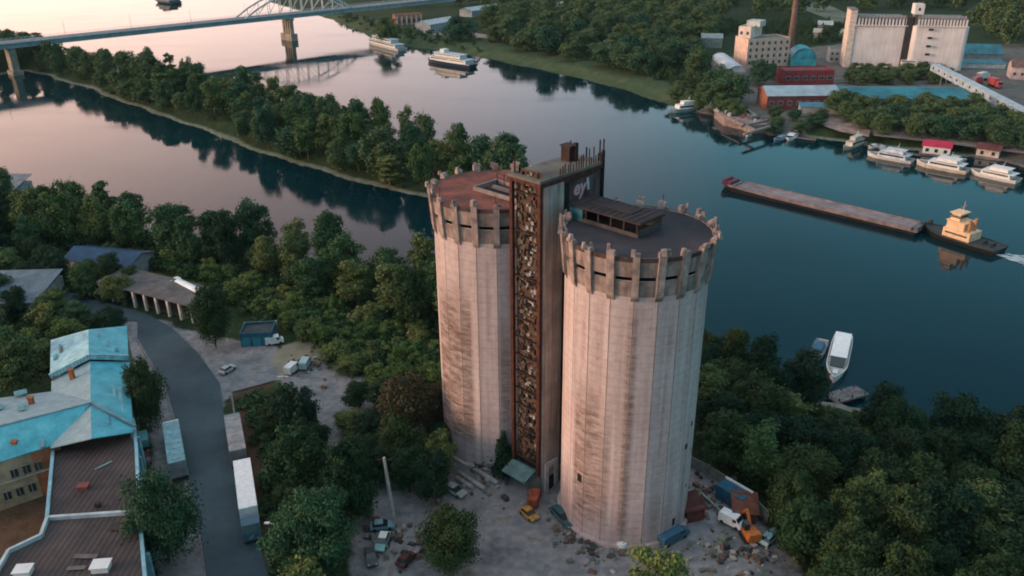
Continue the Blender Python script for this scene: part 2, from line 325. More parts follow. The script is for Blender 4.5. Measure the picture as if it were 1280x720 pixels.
def silo(loc, a0, label, stains, roofmat, seed, dents):
    rnd = random.Random(seed)
    t = thing('grain_silo', label, 'grain silo', loc, 0, 'pair of concrete grain silos')
    N = 20; RA = 9.0; cs = [0, .02, .14, .26, .38, .5, .62, .74, .86, .98, 1.0]; NC = len(cs); zs = list(np.linspace(0, 40, 54))
    def pt(i, u, r, z):
        h = math.pi/N; A = a0+2*math.pi*i/N
        k = math.tan(h)*(2*u-1)
        return ((math.sin(A)+math.cos(A)*k)*r, (-math.cos(A)+math.sin(A)*k)*r, z)
    stains = list(stains)+[(rnd.uniform(-85, 85), rnd.uniform(.7, 1.8), rnd.uniform(14, 31), 38.5, rnd.uniform(.2, .6)) for _ in range(13)]+[(rnd.uniform(-85, 85), rnd.uniform(.8, 2.5), -5, rnd.uniform(4, 12), rnd.uniform(.2, .5)) for _ in range(8)]
    b = MB(); att = []
    for i in range(N):
        k0 = len(b.v)
        for z in zs:
            for u in cs:
                b.v.append(pt(i, u, RA-(.07 if u in (0, 1.0) else 0), z))
                az_ = math.degrees(2*math.pi*i/N)+(u-.5)*18; az_ = (az_+180) % 360-180
                s = 0
                for (c_, w_, z0, z1, amp) in stains:
                    s = max(s, amp*max(0, min(1, (w_-abs(az_-c_))/min(3, w_)+.5))*max(0, min(1, (z-z0)/3))*max(0, min(1, (z1-z)/7)))
                att.append(s)
        for j in range(len(zs)-1):
            for q in range(NC-1):
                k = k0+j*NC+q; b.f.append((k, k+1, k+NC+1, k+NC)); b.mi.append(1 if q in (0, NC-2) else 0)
    k0 = len(b.v); b.v.append((0, 0, 40)); att.append(0)
    ring = []
    for i in range(N): b.v.append(pt(i, 0, RA-.07, 39.99)); att.append(0); ring.append(len(b.v)-1)
    for i in range(N): b.f.append((k0, ring[i], ring[(i+1) % N])); b.mi.append(2)
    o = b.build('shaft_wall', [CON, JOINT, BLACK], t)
    a = o.data.attributes.new('stain', 'FLOAT', 'POINT'); a.data.foreach_set('value', att)
    pb = MB()
    for i in range(N):
        p = [pt(i, 0, RA-.3, 0), pt(i, 1, RA-.3, 0), pt(i, 1, RA+.45, 0), pt(i, 0, RA+.45, 0)]
        pb.prism([q[:2] for q in p], -.3, .75+.1*math.sin(i*2.1))
    pb.build('plinth', CON2, t)
    def rr(z): return RA+.02+max(0, z-37.8)/5.6*.45
    # crown: lower and upper panels between buttresses, an open slot between the two rows
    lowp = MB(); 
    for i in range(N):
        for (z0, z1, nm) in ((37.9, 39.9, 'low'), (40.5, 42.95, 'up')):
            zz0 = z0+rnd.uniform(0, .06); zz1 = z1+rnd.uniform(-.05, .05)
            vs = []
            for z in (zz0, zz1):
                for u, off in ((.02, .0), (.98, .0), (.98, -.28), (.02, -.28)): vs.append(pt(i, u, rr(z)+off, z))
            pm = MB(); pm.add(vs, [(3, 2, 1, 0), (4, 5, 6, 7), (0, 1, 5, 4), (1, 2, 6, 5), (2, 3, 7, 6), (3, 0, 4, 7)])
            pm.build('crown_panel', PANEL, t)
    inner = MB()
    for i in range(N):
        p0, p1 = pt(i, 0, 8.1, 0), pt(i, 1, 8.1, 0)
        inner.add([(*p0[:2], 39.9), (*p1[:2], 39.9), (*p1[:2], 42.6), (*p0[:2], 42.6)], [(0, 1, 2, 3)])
    inner.build('inner_wall', BLACK, t)  # coloured black to deepen the shade inside the slot
    for i in range(N):
        A = a0+2*math.pi*(i+.5)/N; w2 = .46+rnd.uniform(-.05, .06)
        top = 43.6+rnd.uniform(-.25, .35)
        sx, sy = math.sin(A), -math.cos(A); tx, ty = math.cos(A), math.sin(A)
        pm = MB(); vs = []
        lv = [(37.2, RA+.02, RA-.2), (38.0, RA+.45, RA-.2), (43.3, rr(43.3)+.42, RA+.1), (top, rr(43.3)+.46, RA+.35)]
        for z, ro, ri in lv:
            for r_, s_ in ((ro, -1), (ro, 1), (ri, 1), (ri, -1)): vs.append((sx*r_+tx*w2*s_, sy*r_+ty*w2*s_, z))
        fs = []
        for k in range(len(lv)-1):
            for q in range(4): fs.append((4*k+q, 4*k+(q+1) % 4, 4*k+4+(q+1) % 4, 4*k+4+q))
        fs += [(3, 2, 1, 0), tuple(range(len(vs)-4, len(vs)))]
        pm.add(vs, fs)
        for k in range(rnd.choice([1, 2, 3, 3])):       # broken stubs of the lost cornice on the head
            r_ = RA+.55+rnd.uniform(-.35, .55); s_ = rnd.uniform(-.5, .5)
            pm.box(sx*r_+tx*s_, sy*r_+ty*s_, top-.25, rnd.uniform(.35, .8), rnd.uniform(.3, .7), rnd.uniform(.35, .9), A+rnd.uniform(-.5, .5), taper=rnd.uniform(.5, .9))
        pm.build('buttress', BUTT, t)
        if rnd.random() < .5:
            q = MB(); r_ = RA+.6; q.tube((sx*r_, sy*r_, top+.3), (sx*r_+rnd.uniform(-.2, .2), sy*r_+rnd.uniform(-.2, .2), top+1.1+rnd.random()*.6), .06, .04, 5)
            q.build('bent_rebar', RUST, t)
    rb = MB(); poly = [(9.35*math.sin(a0+2*math.pi*(i+.5)/N), -9.35*math.cos(a0+2*math.pi*(i+.5)/N)) for i in range(N)]
    rb.prism(poly, 42.55, 42.85); rb.build('roof', roofmat, t)
    eb = MB()
    for i in range(N):
        eb.prism([pt(i, 0, 9.5, 0)[:2], pt(i, 1, 9.5, 0)[:2], pt(i, 1, 9.3, 0)[:2], pt(i, 0, 9.3, 0)[:2]], 42.5, 43.02)
    eb.build('roof_kerb', KERB, t)
    for (da, z, s_) in dents:
        A = a0+R(da); q = MB(); q.box(math.sin(A)*(RA+.02), -math.cos(A)*(RA+.02), z, s_, .12, s_*1.5, A)
        q.build('hatch', BLACK, t)
    return t
a0L = math.atan2(-SL.x, -SL.y)*-1; a0L = math.atan2(-SL.x, SL.y); a0R = math.atan2(-SRt.x, SRt.y)
silo_l = silo(SL, a0L+R(9), 'tall concrete silo with a rust-red roof, left of the rusty shaft', [(-58, 24, 3, 33, 1.0), (-2, 5, 4, 27, .7), (18, 4, 0, 40, .5), (-80, 7, 8, 42, .3)], REDROOF, 3, [])
silo_r = silo(SRt, a0R+R(9), 'tall concrete silo with a flat black roof, nearest to the camera', [(-45, 13, 1, 27, .9), (-29, 7, 2, 24, .75), (-9, 4, 0, 40, .85), (20, 5, 0, 14, .35), (-72, 6, 0, 12, .3), (52, 3, 4, 22, .4)], DKROOF, 5, [(-50, 9, .8), (43, 2.2, .8), (52, 14, .5), (60, 17, .45), (66, 12, .5), (60, 7, .3)])
# roof galleries lie along the line between the silos
def loc_ax(along, across, z=0): return SL+AX*along+PP*across+Vector((0, 0, z))
g = thing('roof_gallery', 'low dark gallery shed across the black roof of the right silo', 'gallery', loc_ax(21.2, .3, 42.86), RZ_AX)
q = MB(); q.box(0, 0, 1.75, 11.6, 5.2, .22); q.box(-.6, .5, 1.97, 7, 2.2, .12)
for k in range(12): q.box(-5.4+k, 0, 1.965, .1, 5.0, .07)
q.build('roof', GALR, g)
q = MB(); q.box(.2, -2.4, 0, 10.4, .22, .5); q.box(.2, 2.4, 0, 10.4, .22, 1.75); q.box(5.3, 0, 0, .2, 4.6, .9); q.build('wall', M('grey block wall', (.075, .068, .065), .9), g)
for i in range(6):
    q = MB(); q.box(-4.8+i*2.0, -2.4, .5, .22, .2, 1.25); q.build('post', RUSTD, g)
q = MB(); q.box(-4.4, -2.42, .1, 2.2, .3, 1.6); q.build('blue_panel', M('faded teal paint', (.03, .13, .17), .8, .3, 1.2), g)
g = thing('ruined_gallery', 'roofless dark trough with a rail across the rust-red silo roof', 'gallery', loc_ax(3.2, 0, 42.86), RZ_AX)
q = MB(); q.box(0, -2.4, 0, 10.5, .3, .55); q.box(0, 2.3, 0, 10.5, .25, .5); q.box(-5.2, 0, 0, .25, 4.5, .6); q.build('kerb_wall', M('pale block kerb', (.30, .24, .22), .9), g)
q = MB(); q.box(.2, -1.2, .02, 9.8, 1.9, .06); q.box(.2, 1.2, .02, 9.6, 1.2, .05); q.build('trough_floor', BLACK, g)  # trough's shaded inside put into the floor's black
q = MB(); q.box(.6, 0, .05, 8.6, .5, .5); q.build('conveyor_bed', M('grey dusty metal', (.16, .15, .17), .7), g)
q = MB()
for i in range(8): q.box(-4.9+i*1.4, 2.0, 0, .09, .09, 1.6)
q.box(0, 2.0, 1.55, 10, .07, .07); q.box(0, 2.0, .9, 10, .06, .06); q.build('railing', RUSTD, g)
# ------------------------------------------------------------------ elevator shaft between the silos
TW = thing('elevator_tower', 'rusty steel and concrete shaft wedged between the two silos', 'tower', loc_ax(14.15, -6.1), RZ_AX)
TH = 48.4
PIER = M('grey concrete pier', (.46, .38, .34), .9, .3, .15, streak=.6)
q = MB()
q.box(.18, 2.2, 0, .5, 3.7, TH-.9, mi=0)
q.box(.3, 1.1, 0, .4, .7, TH-.95); q.box(.3, 3.3, 0, .4, .6, TH-1)
q.build('concrete_pier', PIER, TW)
q = MB()
for xx in (-5.1, -.15): q.box(xx, .05, 3.0, .5, .5, TH-3.6)
q.box(-5.1, 12, 0, .5, .5, TH-.5); q.box(-.15, 12, 0, .5, .5, TH-.5)
q.build('corner_post', RUST, TW)
q = MB(); q.box(-2.65, 6.4, 3, 4.3, 10.6, TH-4); q.build('inner_core', M('dark interior wall', (.030, .024, .022), .95), TW)  # solid core coloured near black for the dark interior
rnd = random.Random(8)
for k in range(15):
    z = 4.2+k*3.0
    if rnd.random() < .2: continue
    q = MB(); q.box(-2.62, .22, z+rnd.uniform(-.5, .5), 4.4, .3, .2)
    q.build('floor_beam', RUSTD, TW)
IN1 = M('pale glass block infill', (.38, .35, .32), .8, .4, 2.); IN2 = M('brown brick infill', (.12, .07, .05), .9, .4, 2.); IN3 = M('grey green infill', (.13, .14, .12), .9, .4, 2.)
for k in range(15):
    z = 4.5+k*3.0
    # one panel of broken blocks per storey, several tones in it
    q = MB(); q.box(-2.62, .68, z-.2, 4.5, .06, 2.97, mi=1)
    for j in range(46):
        x_ = rnd.uniform(-4.6, -.6); zz_ = z+rnd.uniform(-.1, 2.5); mid = abs(x_+2.3-.35*math.sin(z*.23)) < rnd.uniform(.3, 1.05)
        mi = (0 if rnd.random() < (.62 if k > 3 else .2) else 3) if mid else rnd.choice([1, 1, 1, 2, 3])
        if mid and rnd.random() < .25: continue
        q.box(x_, .55+rnd.uniform(-.04, .08), zz_, rnd.uniform(.14, .55), .36+rnd.uniform(0, .02), rnd.uniform(.12, .75) if not mid else rnd.uniform(.2, .6), mi=mi)
    q.build('infill_panel', [IN1, IN2, IN3, BLACK], TW)
q = MB(); q.box(-2.6, 6.0, TH-.3, 5.8, 12.9, .35); q.box(-2.6, -.38, TH-.75, 5.8, .12, .45, mi=1); q.box(.32, 6, TH-.75, .12, 12.8, .45, mi=1)
q.build('roof', [M('mossy felt roof', (.15, .155, .125), .95, .3, .3, col2=(.10, .075, .07)), RUST], TW)
q = MB(); q.box(-.02, 8.2, 36, .3, 7.4, TH-36.4); q.build('side_wall', M('stained grey render', (.15, .105, .105), .9, .4, .5, streak=.6), TW)
q = MB(); q.box(.1, 4.75, 3, .2, 1.3, TH-3.8); q.build('recess_shade', BLACK, TW)  # raised black strip painted in for the shade of a recess
for k in range(17):
    q = MB(); yy = 3.6+k*.52; hh = rnd.choice([.9, 1.3, 1.8, 2.4, 1.1]); q.box(.15+rnd.uniform(-.1, .1), yy, TH+.02, .13, .13, hh); q.build('stub_post', RUSTD, TW)
for (xx, yy, hh) in ((-4.9, .4, 2.2), (-4.2, .5, 1.2), (-5.2, 11.9, 2.0), (-2.6, 12.2, 1.5), (-.3, 12.2, 2.9), (.25, 12.3, 3.1)):
    q = MB(); q.box(xx, yy, TH+.02, .16, .16, hh); q.build('stub_post', RUSTD, TW)
q = MB(); q.box(.3, 12.2, 41.5, .35, .35, 8.5); q.build('corner_drainpipe', BLACK, TW)
q = MB(); q.box(.22, 7.6, TH-1.2, .25, 6.5, .9); q.build('rusted_fascia', RUST, TW); q = MB(); q.box(.22, 10.8, TH-6.3, .3, 2.2, 1.2); q.build('rusted_fascia', RUST, TW)
hut = MB(); hut.box(-3.6, 9.6, TH+.06, 1.5, 1.4, 2.0); hut.box(-3.6, 9.6, TH+2.06, 1.9, 1.7, .15); hut.box(-2.6, 9.9, TH+.06, .5, .5, 2.5)
hut.build('roof_hut', RUSTD, TW)
def text_mesh(s, size, mat, parent, loc, rot, name='lettering', shear=0., ext=.02):
    cu = bpy.data.curves.new('lettering', 'FONT'); cu.body = s; cu.size = size; cu.extrude = ext; cu.align_x = 'CENTER'; cu.shear = shear; cu.offset = size*.03
    tmp = bpy.data.objects.new('tmp', cu); COL.objects.link(tmp); dg = bpy.context.evaluated_depsgraph_get(); dg.update()
    me = bpy.data.meshes.new_from_object(tmp.evaluated_get(dg)); bpy.data.objects.remove(tmp)
    o = bpy.data.objects.new(name, me); COL.objects.link(o); me.materials.clear(); me.materials.append(mat)
    o.parent = parent; o.location = loc; o.rotation_euler = rot; return o
PINKP = M('pink spray paint', (.62, .36, .38), .7, .2, 2.)
text_mesh('ey', 3.0, M('dark red spray paint', (.34, .04, .07), .8), TW, (.17, 7.4, TH-3.5), (R(90), 0, R(90)), 'graffiti_outline', .2)
text_mesh('ey', 2.7, PINKP, TW, (.20, 7.45, TH-3.35), (R(90), 0, R(90)), 'graffiti', .2)
q = MB(); q.bar((.2, 9.1, TH-1.5), (.2, 9.35, TH-3.2), .1, .4); q.bar((.2, 7.5, TH-4.0), (.2, 7.7, TH-5.6), .1, .42); q.build('graffiti_stroke', M('pale spray paint', (.5, .48, .52), .7), TW)
WHT = M('white painted plaster', (.50, .46, .46), .85, .25, .8, streak=.3)
q = MB(); q.box(-2.6, 3, 0, 5.6, 6.4, 2.95); q.build('concrete_podium', M('green grey podium', (.17, .20, .19), .9, .3, .5), TW)
q = MB(); q.box(.62, 1.0, 0, .35, .7, 5.2); q.box(.62, 3.1, 0, .35, .6, 5.0); q.box(.62, 2.05, 4.2, .35, 1.4, .9); q.build('door_surround', WHT, TW)
q = MB(); q.box(.5, 2.05, 0, .12, 1.35, 2.3); q.build('door', BLACK, TW)
q = MB(); q.slab([(-5.2, -2.6, 2.9), (-.6, -2.6, 2.9), (-.6, -.1, 3.8), (-5.2, -.1, 3.8)], .12); q.build('canopy', M('faded green sheet', (.12, .22, .21), .7, .3, .7), TW)
# ------------------------------------------------------------------ roads
ASPH = M('worn asphalt', (.050, .078, .090), .75, .3, .12, col2=(.028, .052, .066))  # teal reflected from the sky is mixed into the asphalt colour
def sheet(name, pts, z, mat, dens=1):
    b = MB(); n = len(pts)
    b.add([(p[0], p[1], z) for p in pts], [tuple(range(n))]); 
    o = b.build(name, mat); 
    if o.data.polygons[0].normal.z < 0: o.data.flip_normals()
    return tag(o, kind='structure')
def ribbon(name, left, right, z, mat):
    n = len(left); b = MB(); b.add([(p[0], p[1], z) for p in left]+[(p[0], p[1], z) for p in right], [(i, i+1, n+i+1, n+i) for i in range(n-1)])
    o = b.build(name, mat)
    if o.data.polygons[0].normal.z < 0: o.data.flip_normals()
    return tag(o, kind='structure')
rl = [(-60, 345), (0, 362), (60, 378), (130, 398), (172, 402), (172, 425), (186, 450), (205, 480), (222, 540), (236, 600), (248, 660), (256, 720), (262, 900)]
rr_ = [(-60, 322), (0, 342), (60, 357), (130, 378), (182, 392), (215, 410), (250, 445), (275, 480), (282, 540), (298, 600), (318, 660), (336, 720), (372, 900)]
ribbon('road', [P(*p) for p in rl], [P(*p) for p in rr_], .13, ASPH)
KERBM = M('kerb concrete', (.20, .19, .18), .9)
q = MB(); q.strip([P(*p) for p in rl[5:]], 0, .24, .3); tag(q.build('kerb', KERBM), kind='structure')
q = MB(); q.strip([P(*p) for p in [(289, 491), (300, 560), (318, 640), (336, 700), (352, 780)]], 0, .24, .3); q.strip([P(*p) for p in [(289, 491), (345, 476)]], 0, .25, .3); tag(q.build('kerb', KERBM), kind='structure')
# ------------------------------------------------------------------ foliage
def leafmat(name, cols, hue=.03):
    m, nt, b = newmat(name)
    oi = nt.nodes.new('ShaderNodeObjectInfo')
    c = ramp(nt, oi.outputs['Random'], [(0, cols[0]), (.35, cols[1]), (.7, cols[2]), (1, cols[3])])
    n1 = noise(nt, .55, 3); c = mixc(nt, .7, c, ramp(nt, n1, [(.3, .5), (.7, 1.)]), 'MULTIPLY')
    n2 = noise(nt, 5., 2); c = mixc(nt, .6, c, ramp(nt, n2, [(.3, .4), (.7, 1.)]), 'MULTIPLY')
    nt.links.new(c, b.inputs['Base Color']); b.inputs['Roughness'].default_value = .75; b.inputs['Specular IOR Level'].default_value = .15
    return m
LEAF = leafmat('leaves', [(.036, .098, .048), (.072, .145, .048), (.150, .180, .058), (.046, .120, .055)])
LEAFL = leafmat('light leaves', [(.090, .170, .046), (.14, .205, .055), (.22, .235, .075), (.08, .165, .05)])
LEAFD = leafmat('dark leaves', [(.012, .044, .024), (.020, .064, .024), (.050, .086, .028), (.014, .050, .030)])
LEAFF = leafmat('far leaves', [(.030, .100, .062), (.052, .130, .062), (.105, .160, .062), (.038, .112, .066)])
BRWN = leafmat('brown leaves', [(.085, .065, .035), (.075, .070, .035), (.095, .065, .040), (.07, .06, .035)])
BARK = M('bark', (.11, .085, .065), .95, .3, 2.)
def crown_mesh(name, H, W, base, lobes, leaves, size, seed, shape='round'):
    rg = np.random.default_rng(seed); L = []
    for i in range(lobes):
        if shape == 'cone':
            t = (i+.5)/lobes; z = base+(H-base)*t; rad = W/2*(1-t)*.95+.15; a = rg.uniform(0, 6.28); d = rad*.25
            L.append((math.cos(a)*d, math.sin(a)*d, z, rad*.85, rad*.85, (H-base)/lobes*1.1))
        else:
            t = rg.uniform(0, 1) if i > 1 else (.35, .8)[i]; z = base+(H-base)*(.12+.76*t)
            prof = math.sin(math.pi*min(.97, .18+.72*t))**.7 if shape == 'round' else math.sin(math.pi*min(.96, .12+.80*t))**.55*(.8 if shape == 'tall' else 1)
            a = rg.uniform(0, 6.28); d = W/2*prof*rg.uniform(.2, .92); s = W*rg.uniform(.09, .20)*(1.15-.4*t)
            L.append((math.cos(a)*d, math.sin(a)*d, z, s, s*rg.uniform(.8, 1.15), s*rg.uniform(.7, 1.05)))
    L = np.array(L); wgt = (L[:, 3]*L[:, 4]); wgt /= wgt.sum()
    k = rg.choice(len(L), leaves, p=wgt); u = rg.normal(size=(leaves, 3)); u /= np.linalg.norm(u, axis=1)[:, None]
    u[:, 2] = np.where((u[:, 2] < -.3) & (rg.random(leaves) < .7), -u[:, 2], u[:, 2])
    rad = rg.uniform(.55, 1.22, leaves)
    rad = np.where(rg.random(leaves) < .12, rad*rg.uniform(1.1, 1.6, leaves), rad)
    c = L[k, :3]+u*L[k, 3:6]*rad[:, None]
    c[:, 2] = np.maximum(c[:, 2], base*.7)
    n = u+rg.normal(size=(leaves, 3))*.55; n[:, 2] += .25; n /= np.linalg.norm(n, axis=1)[:, None]
    t1 = np.cross(n, rg.normal(size=(leaves, 3))); t1 /= np.linalg.norm(t1, axis=1)[:, None]; t2 = np.cross(n, t1)
    s = size*rg.uniform(.55, 1.3, leaves)[:, None]; s2 = s*rg.uniform(.5, .9, leaves)[:, None]
    v = np.stack([c-t1*s, c-t2*s2*.8+n*s*.15, c+t1*s, c+t2*s2], 1).reshape(-1, 3)
    f = np.arange(leaves*4).reshape(-1, 4)
    me = bpy.data.meshes.new(name); me.from_pydata(v.tolist(), [], f.tolist()); me.update(); return me
def trunk_mesh(H, base, W, seed, r=.22):
    rd = random.Random(seed); b = MB(); x = y = 0; prev = (0, 0, -.4)
    for i in range(4):
        z = (i+1)/4*(H*.75); nx_, ny_ = x+rd.uniform(-.2, .2), y+rd.uniform(-.2, .2)
        b.tube(prev, (nx_, ny_, z), r*(1-.2*i), r*(1-.2*(i+1)), 7); x, y = nx_, ny_; prev = (x, y, z)
    for i in range(5):
        a = rd.uniform(0, 6.28); z = base+(H*.7-base)*rd.random(); b.tube((0, 0, z), (math.cos(a)*W*.33, math.sin(a)*W*.33, z+H*.16), r*.4, r*.12, 5)
    me = bpy.data.meshes.new('trunk'); me.from_pydata(b.v, [], b.f); me.materials.append(BARK); me.update(); return me
VAR = {}; PEND = []; SINGLES = 30
def variant(key, H, W, base, lobes, leaves, size, seed, shape, mat):
    cm = crown_mesh('crown', H, W, base, lobes, leaves, size, seed, shape); cm.materials.append(mat)
    VAR.setdefault(key, []).append((cm, trunk_mesh(H, base, W, seed, .2 if H > 7 else .1), H, W))
# unit trees are modelled near their real size; placing scales them a little
for s in range(5): variant('mid', 11, 8.5, 1.8, 42+s, 7500, .24, 20+s, ('round', 'tall', 'round', 'oval', 'tall')[s], LEAF)
for s in range(4): variant('dark', 10, 8.5, 1.4, 46+s, 9500, .21, 40+s, ('round', 'oval', 'round', 'tall')[s], LEAFD)
for s in range(4): variant('light', 5, 6, .3, 26, 3600, .21, 60+s, 'round', LEAFL)
for s in range(4): variant('far', 12, 10.5, .8, 46+s, 6000, .32, 80+s, ('round', 'oval', 'round', 'tall')[s], LEAFF)
variant('big', 10, 9.5, 1.0, 80, 20000, .17, 99, 'round', LEAFD); variant('big', 10, 9.5, 1.0, 70, 19000, .17, 98, 'oval', LEAF)
variant('brown', 8, 7.5, 1.0, 40, 7000, .17, 97, 'oval', BRWN)
variant('conifer', 9, 3.6, .5, 11, 3600, .22, 96, 'cone', LEAFD)
variant('poplar', 13, 4.2, 1.0, 34, 5200, .22, 95, 'tall', LEAF)
def tree(key, p, h, wd, label, group=None, name='tree', cat='tree', k=None, rnd=random):
    cm, tm, H, W = VAR[key][rnd.randrange(len(VAR[key])) if k is None else k % len(VAR[key])]
    rot = rnd.uniform(0, 6.28)
    if group and name == 'tree': PEND.append((h*wd/((p.x**2+p.y**2)), cm, tm, Vector(p), rot, wd/W, h/H, label, group)); return None
    t = thing(name, label, cat, p, rot, group); t.scale = (wd/W, wd/W, h/H)
    for nm, me_ in (('crown', cm), ('trunk', tm)):
        o = bpy.data.objects.new(nm, me_); COL.objects.link(o); o.parent = t
    return t
def inpoly(poly, x, y):
    ins = False
    for i in range(len(poly)):
        x0, y0 = poly[i]; x1, y1 = poly[(i+1) % len(poly)]
        if (y0 > y) != (y1 > y) and x < (x1-x0)*(y-y0)/(y1-y0)+x0: ins = not ins
    return ins
PLACED = []
def scatter(zone, spacing, fn, most=300, seed=1, keep=(), zl=0, mins=4.0, tries=9000):
    poly = wl(zone, zl) if zone and len(zone[0]) == 2 else zone
    xs = [p[0] for p in poly]; ys = [p[1] for p in poly]; rd = random.Random(seed); out = []
    kz = [wl(k, 0) for k in keep]
    for _ in range(tries):
        x, y = rd.uniform(min(xs), max(xs)), rd.uniform(min(ys), max(ys))
        if not inpoly(poly, x, y): continue
        if any(inpoly(k, x, y) for k in kz): continue
        if any((x-a)**2+(y-c)**2 < spacing**2*rd.uniform(.7, 1.3) for a, c in out): continue
        if any((x-a)**2+(y-c)**2 < mins**2 for a, c in PLACED): continue
        if float(land(np.array([x]), np.array([y]))[0]) < mins*.6: continue
        out.append((x, y))
        if len(out) >= most: break
    out.sort(key=lambda q: q[1])
    for x, y in out: PLACED.append((x, y)); fn(Vector((x, y, gz(x, y))), rd)
    return len(out)
# single trees that stand out
S1 = [('big', 0, (190, 540), 185, 445, 6.2, 'round dark tree between the turquoise roof and the road'),
      ('big', 1, (212, 702), 205, 588, 9.2, 'large olive green tree beside the long dark roof and the road'),
      ('big', 0, (270, 434), 270, 352, 7.6, 'dark rounded tree at the end of the pillared shed'),
      ('brown', 0, (515, 560), 500, 462, 10, 'brownish thin-leaved tree left of the rust-roofed silo'),
      ('brown', 0, (545, 545), 540, 480, 6, 'small brownish tree close to the wall of the left silo'),
      ('dark', 0, (440, 652), 436, 545, 8.5, 'dark tree just left of the leaning concrete pole'),
      ('dark', 1, (545, 632), 540, 560, 6, 'dark tree right of the leaning concrete pole'),
      ('big', 0, (566, 716), 566, 632, 7.8, 'bushy dark tree at the edge of the gravel yard'),
      ('light', 1, (822, 760), 822, 692, 8.5, 'bright green bushy tree at the bottom edge of the photo below the right silo'),
      ('conifer', 0, (630, 594), 629, 538, 4.6, 'narrow dark spruce against the left silo beside the rusty shaft'),
      ('conifer', 0, (608, 584), 608, 556, 3.6, 'small dark spruce at the foot of the left silo'),
      ('dark', 2, (505, 588), 500, 515, 7.5, 'dark tree behind the top of the leaning concrete pole'),
      ('light', 0, (455, 650), 455, 622, 3, 'low light green shrub in front of the leaning pole'),
      ('dark', 3, (375, 555), 372, 472, 8.0, 'dark tree at the far end of the brown verge'),
      ('dark', 0, (378, 615), 372, 528, 9.5, 'dark spreading tree second along the brown verge'),
      ('big', 1, (400, 715), 402, 608, 10.5, 'largest dark tree at the near end of the brown verge'),
      ('dark', 2, (345, 545), 345, 500, 4.5, 'low shrub at the corner of the brown verge'),
      ('light', 2, (385, 780), 380, 700, 7, 'olive shrub cut by the bottom edge beside the verge'),
      ('far', 0, (604, 232), 604, 163, 12, 'tree just behind the left rim of the left silo on the island tip'),
      ('far', 1, (626, 238), 626, 168, 12, 'tree behind the middle of the left silo roof on the island tip'),
      ('far', 2, (645, 240), 645, 176, 10, 'last tree of the island beside the tower top'),
      ('mid', 1, (30, 500), 28, 405, 9.5, 'olive green tree behind the grey-blue roof at the left edge'),
      ('mid', 0, (-25, 490), -20, 410, 8, 'green tree cut by the left edge behind the turquoise roofs')]
for key, k, bp, lean, ty, wd, lab in S1:
    p = P(*bp); p.z = gz(p.x, p.y); PLACED.append((p.x, p.y)); rd = random.Random(lab)
    tree(key, p, HT(p, ty)*.97, wd, lab, None, 'shrub' if 'shrub' in lab else 'tree', 'shrub' if 'shrub' in lab else 'tree', k, rd)
CNT = {}
Z1 = [(-90, 262), (0, 273), (100, 281), (200, 302), (300, 320), (400, 338), (480, 352), (548, 362), (600, 400), (600, 440), (548, 432), (480, 402), (400, 382), (330, 362), (250, 340), (180, 322), (120, 312), (60, 318), (0, 330), (-90, 330)]
CNT['z1'] = scatter(Z1, 8.2, lambda p, rd: tree(rd.choice(['mid', 'mid', 'mid', 'dark', 'poplar']), p, rd.uniform(10.5, 16.5), rd.uniform(7.5, 11), 'tall leafy tree in the belt along the near bank left of the silos', 'trees in the belt along the near bank', rnd=rd), 130, 3)
Z2 = [(120, 318), (200, 322), (330, 364), (400, 384), (480, 404), (556, 434), (556, 486), (480, 482), (425, 462), (395, 428), (340, 405), (290, 372), (250, 350), (205, 340), (150, 330)]
CNT['z2'] = scatter(Z2, 4.2, lambda p, rd: tree('light', p, rd.uniform(2.2, 5.2), rd.uniform(4, 7), 'light green bush on the overgrown slope between the road and the tree belt', 'bushes on the overgrown slope', 'bush', 'bush', rnd=rd), 115, 5, mins=2.6)
Z3 = [(-60, 335), (0, 345), (60, 360), (130, 378), (168, 386), (172, 362), (140, 345), (70, 335), (0, 318), (-60, 315)]
CNT['z3'] = scatter(Z3, 6.5, lambda p, rd: tree(rd.choice(['mid', 'dark']), p, rd.uniform(5.5, 9), rd.uniform(6, 8.5), 'dense tree between the far-left roadside and the blue roof', 'trees beyond the road at far left', rnd=rd), 30, 6, keep=[[(80, 352), (170, 356), (170, 330), (80, 330)]])
Z3b = [(-60, 365), (0, 380), (60, 393), (130, 408), (150, 420), (62, 440), (60, 470), (0, 480), (-60, 480)]
CNT['z3b'] = scatter(Z3b, 6.5, lambda p, rd: tree(rd.choice(['mid', 'dark', 'light']), p, rd.uniform(5, 8), rd.uniform(6, 8), 'green tree between the turquoise roof and the road behind it', 'trees behind the turquoise roof', rnd=rd), 25, 7)
ZV = [(350, 500), (375, 520), (420, 600), (425, 680), (430, 760), (365, 760), (352, 640)]
CNT['zv'] = scatter(ZV, 4.5, lambda p, rd: tree(rd.choice(['dark', 'mid']), p, rd.uniform(4, 7), rd.uniform(4.5, 6.5), 'dark green tree in the strip beside the brown verge', 'trees in the strip beside the verge', rnd=rd), 22, 8, mins=3.4)
CNT['z5'] = scatter([(440, 505), (535, 505), (548, 560), (556, 610), (520, 625), (470, 600), (428, 560)], 5, lambda p, rd: tree(rd.choice(['dark', 'dark', 'mid']), p, rd.uniform(4.5, 8), rd.uniform(5, 7.5), 'dark tree in the clump between the gravel yard mouth and the left silo', 'trees in the clump left of the left silo', rnd=rd), 14, 19, mins=3.2, keep=[[(482, 580), (505, 580), (505, 665), (482, 665)]])
Z4 = [(868, 462), (905, 472), (1000, 512), (1060, 530), (1120, 540), (1280, 592), (1420, 650), (1480, 960), (1010, 960), (1020, 760), (1000, 700), (975, 655), (925, 600), (872, 560)]
PIERK = [[(1000, 480), (1088, 480), (1096, 562), (1008, 562)]]
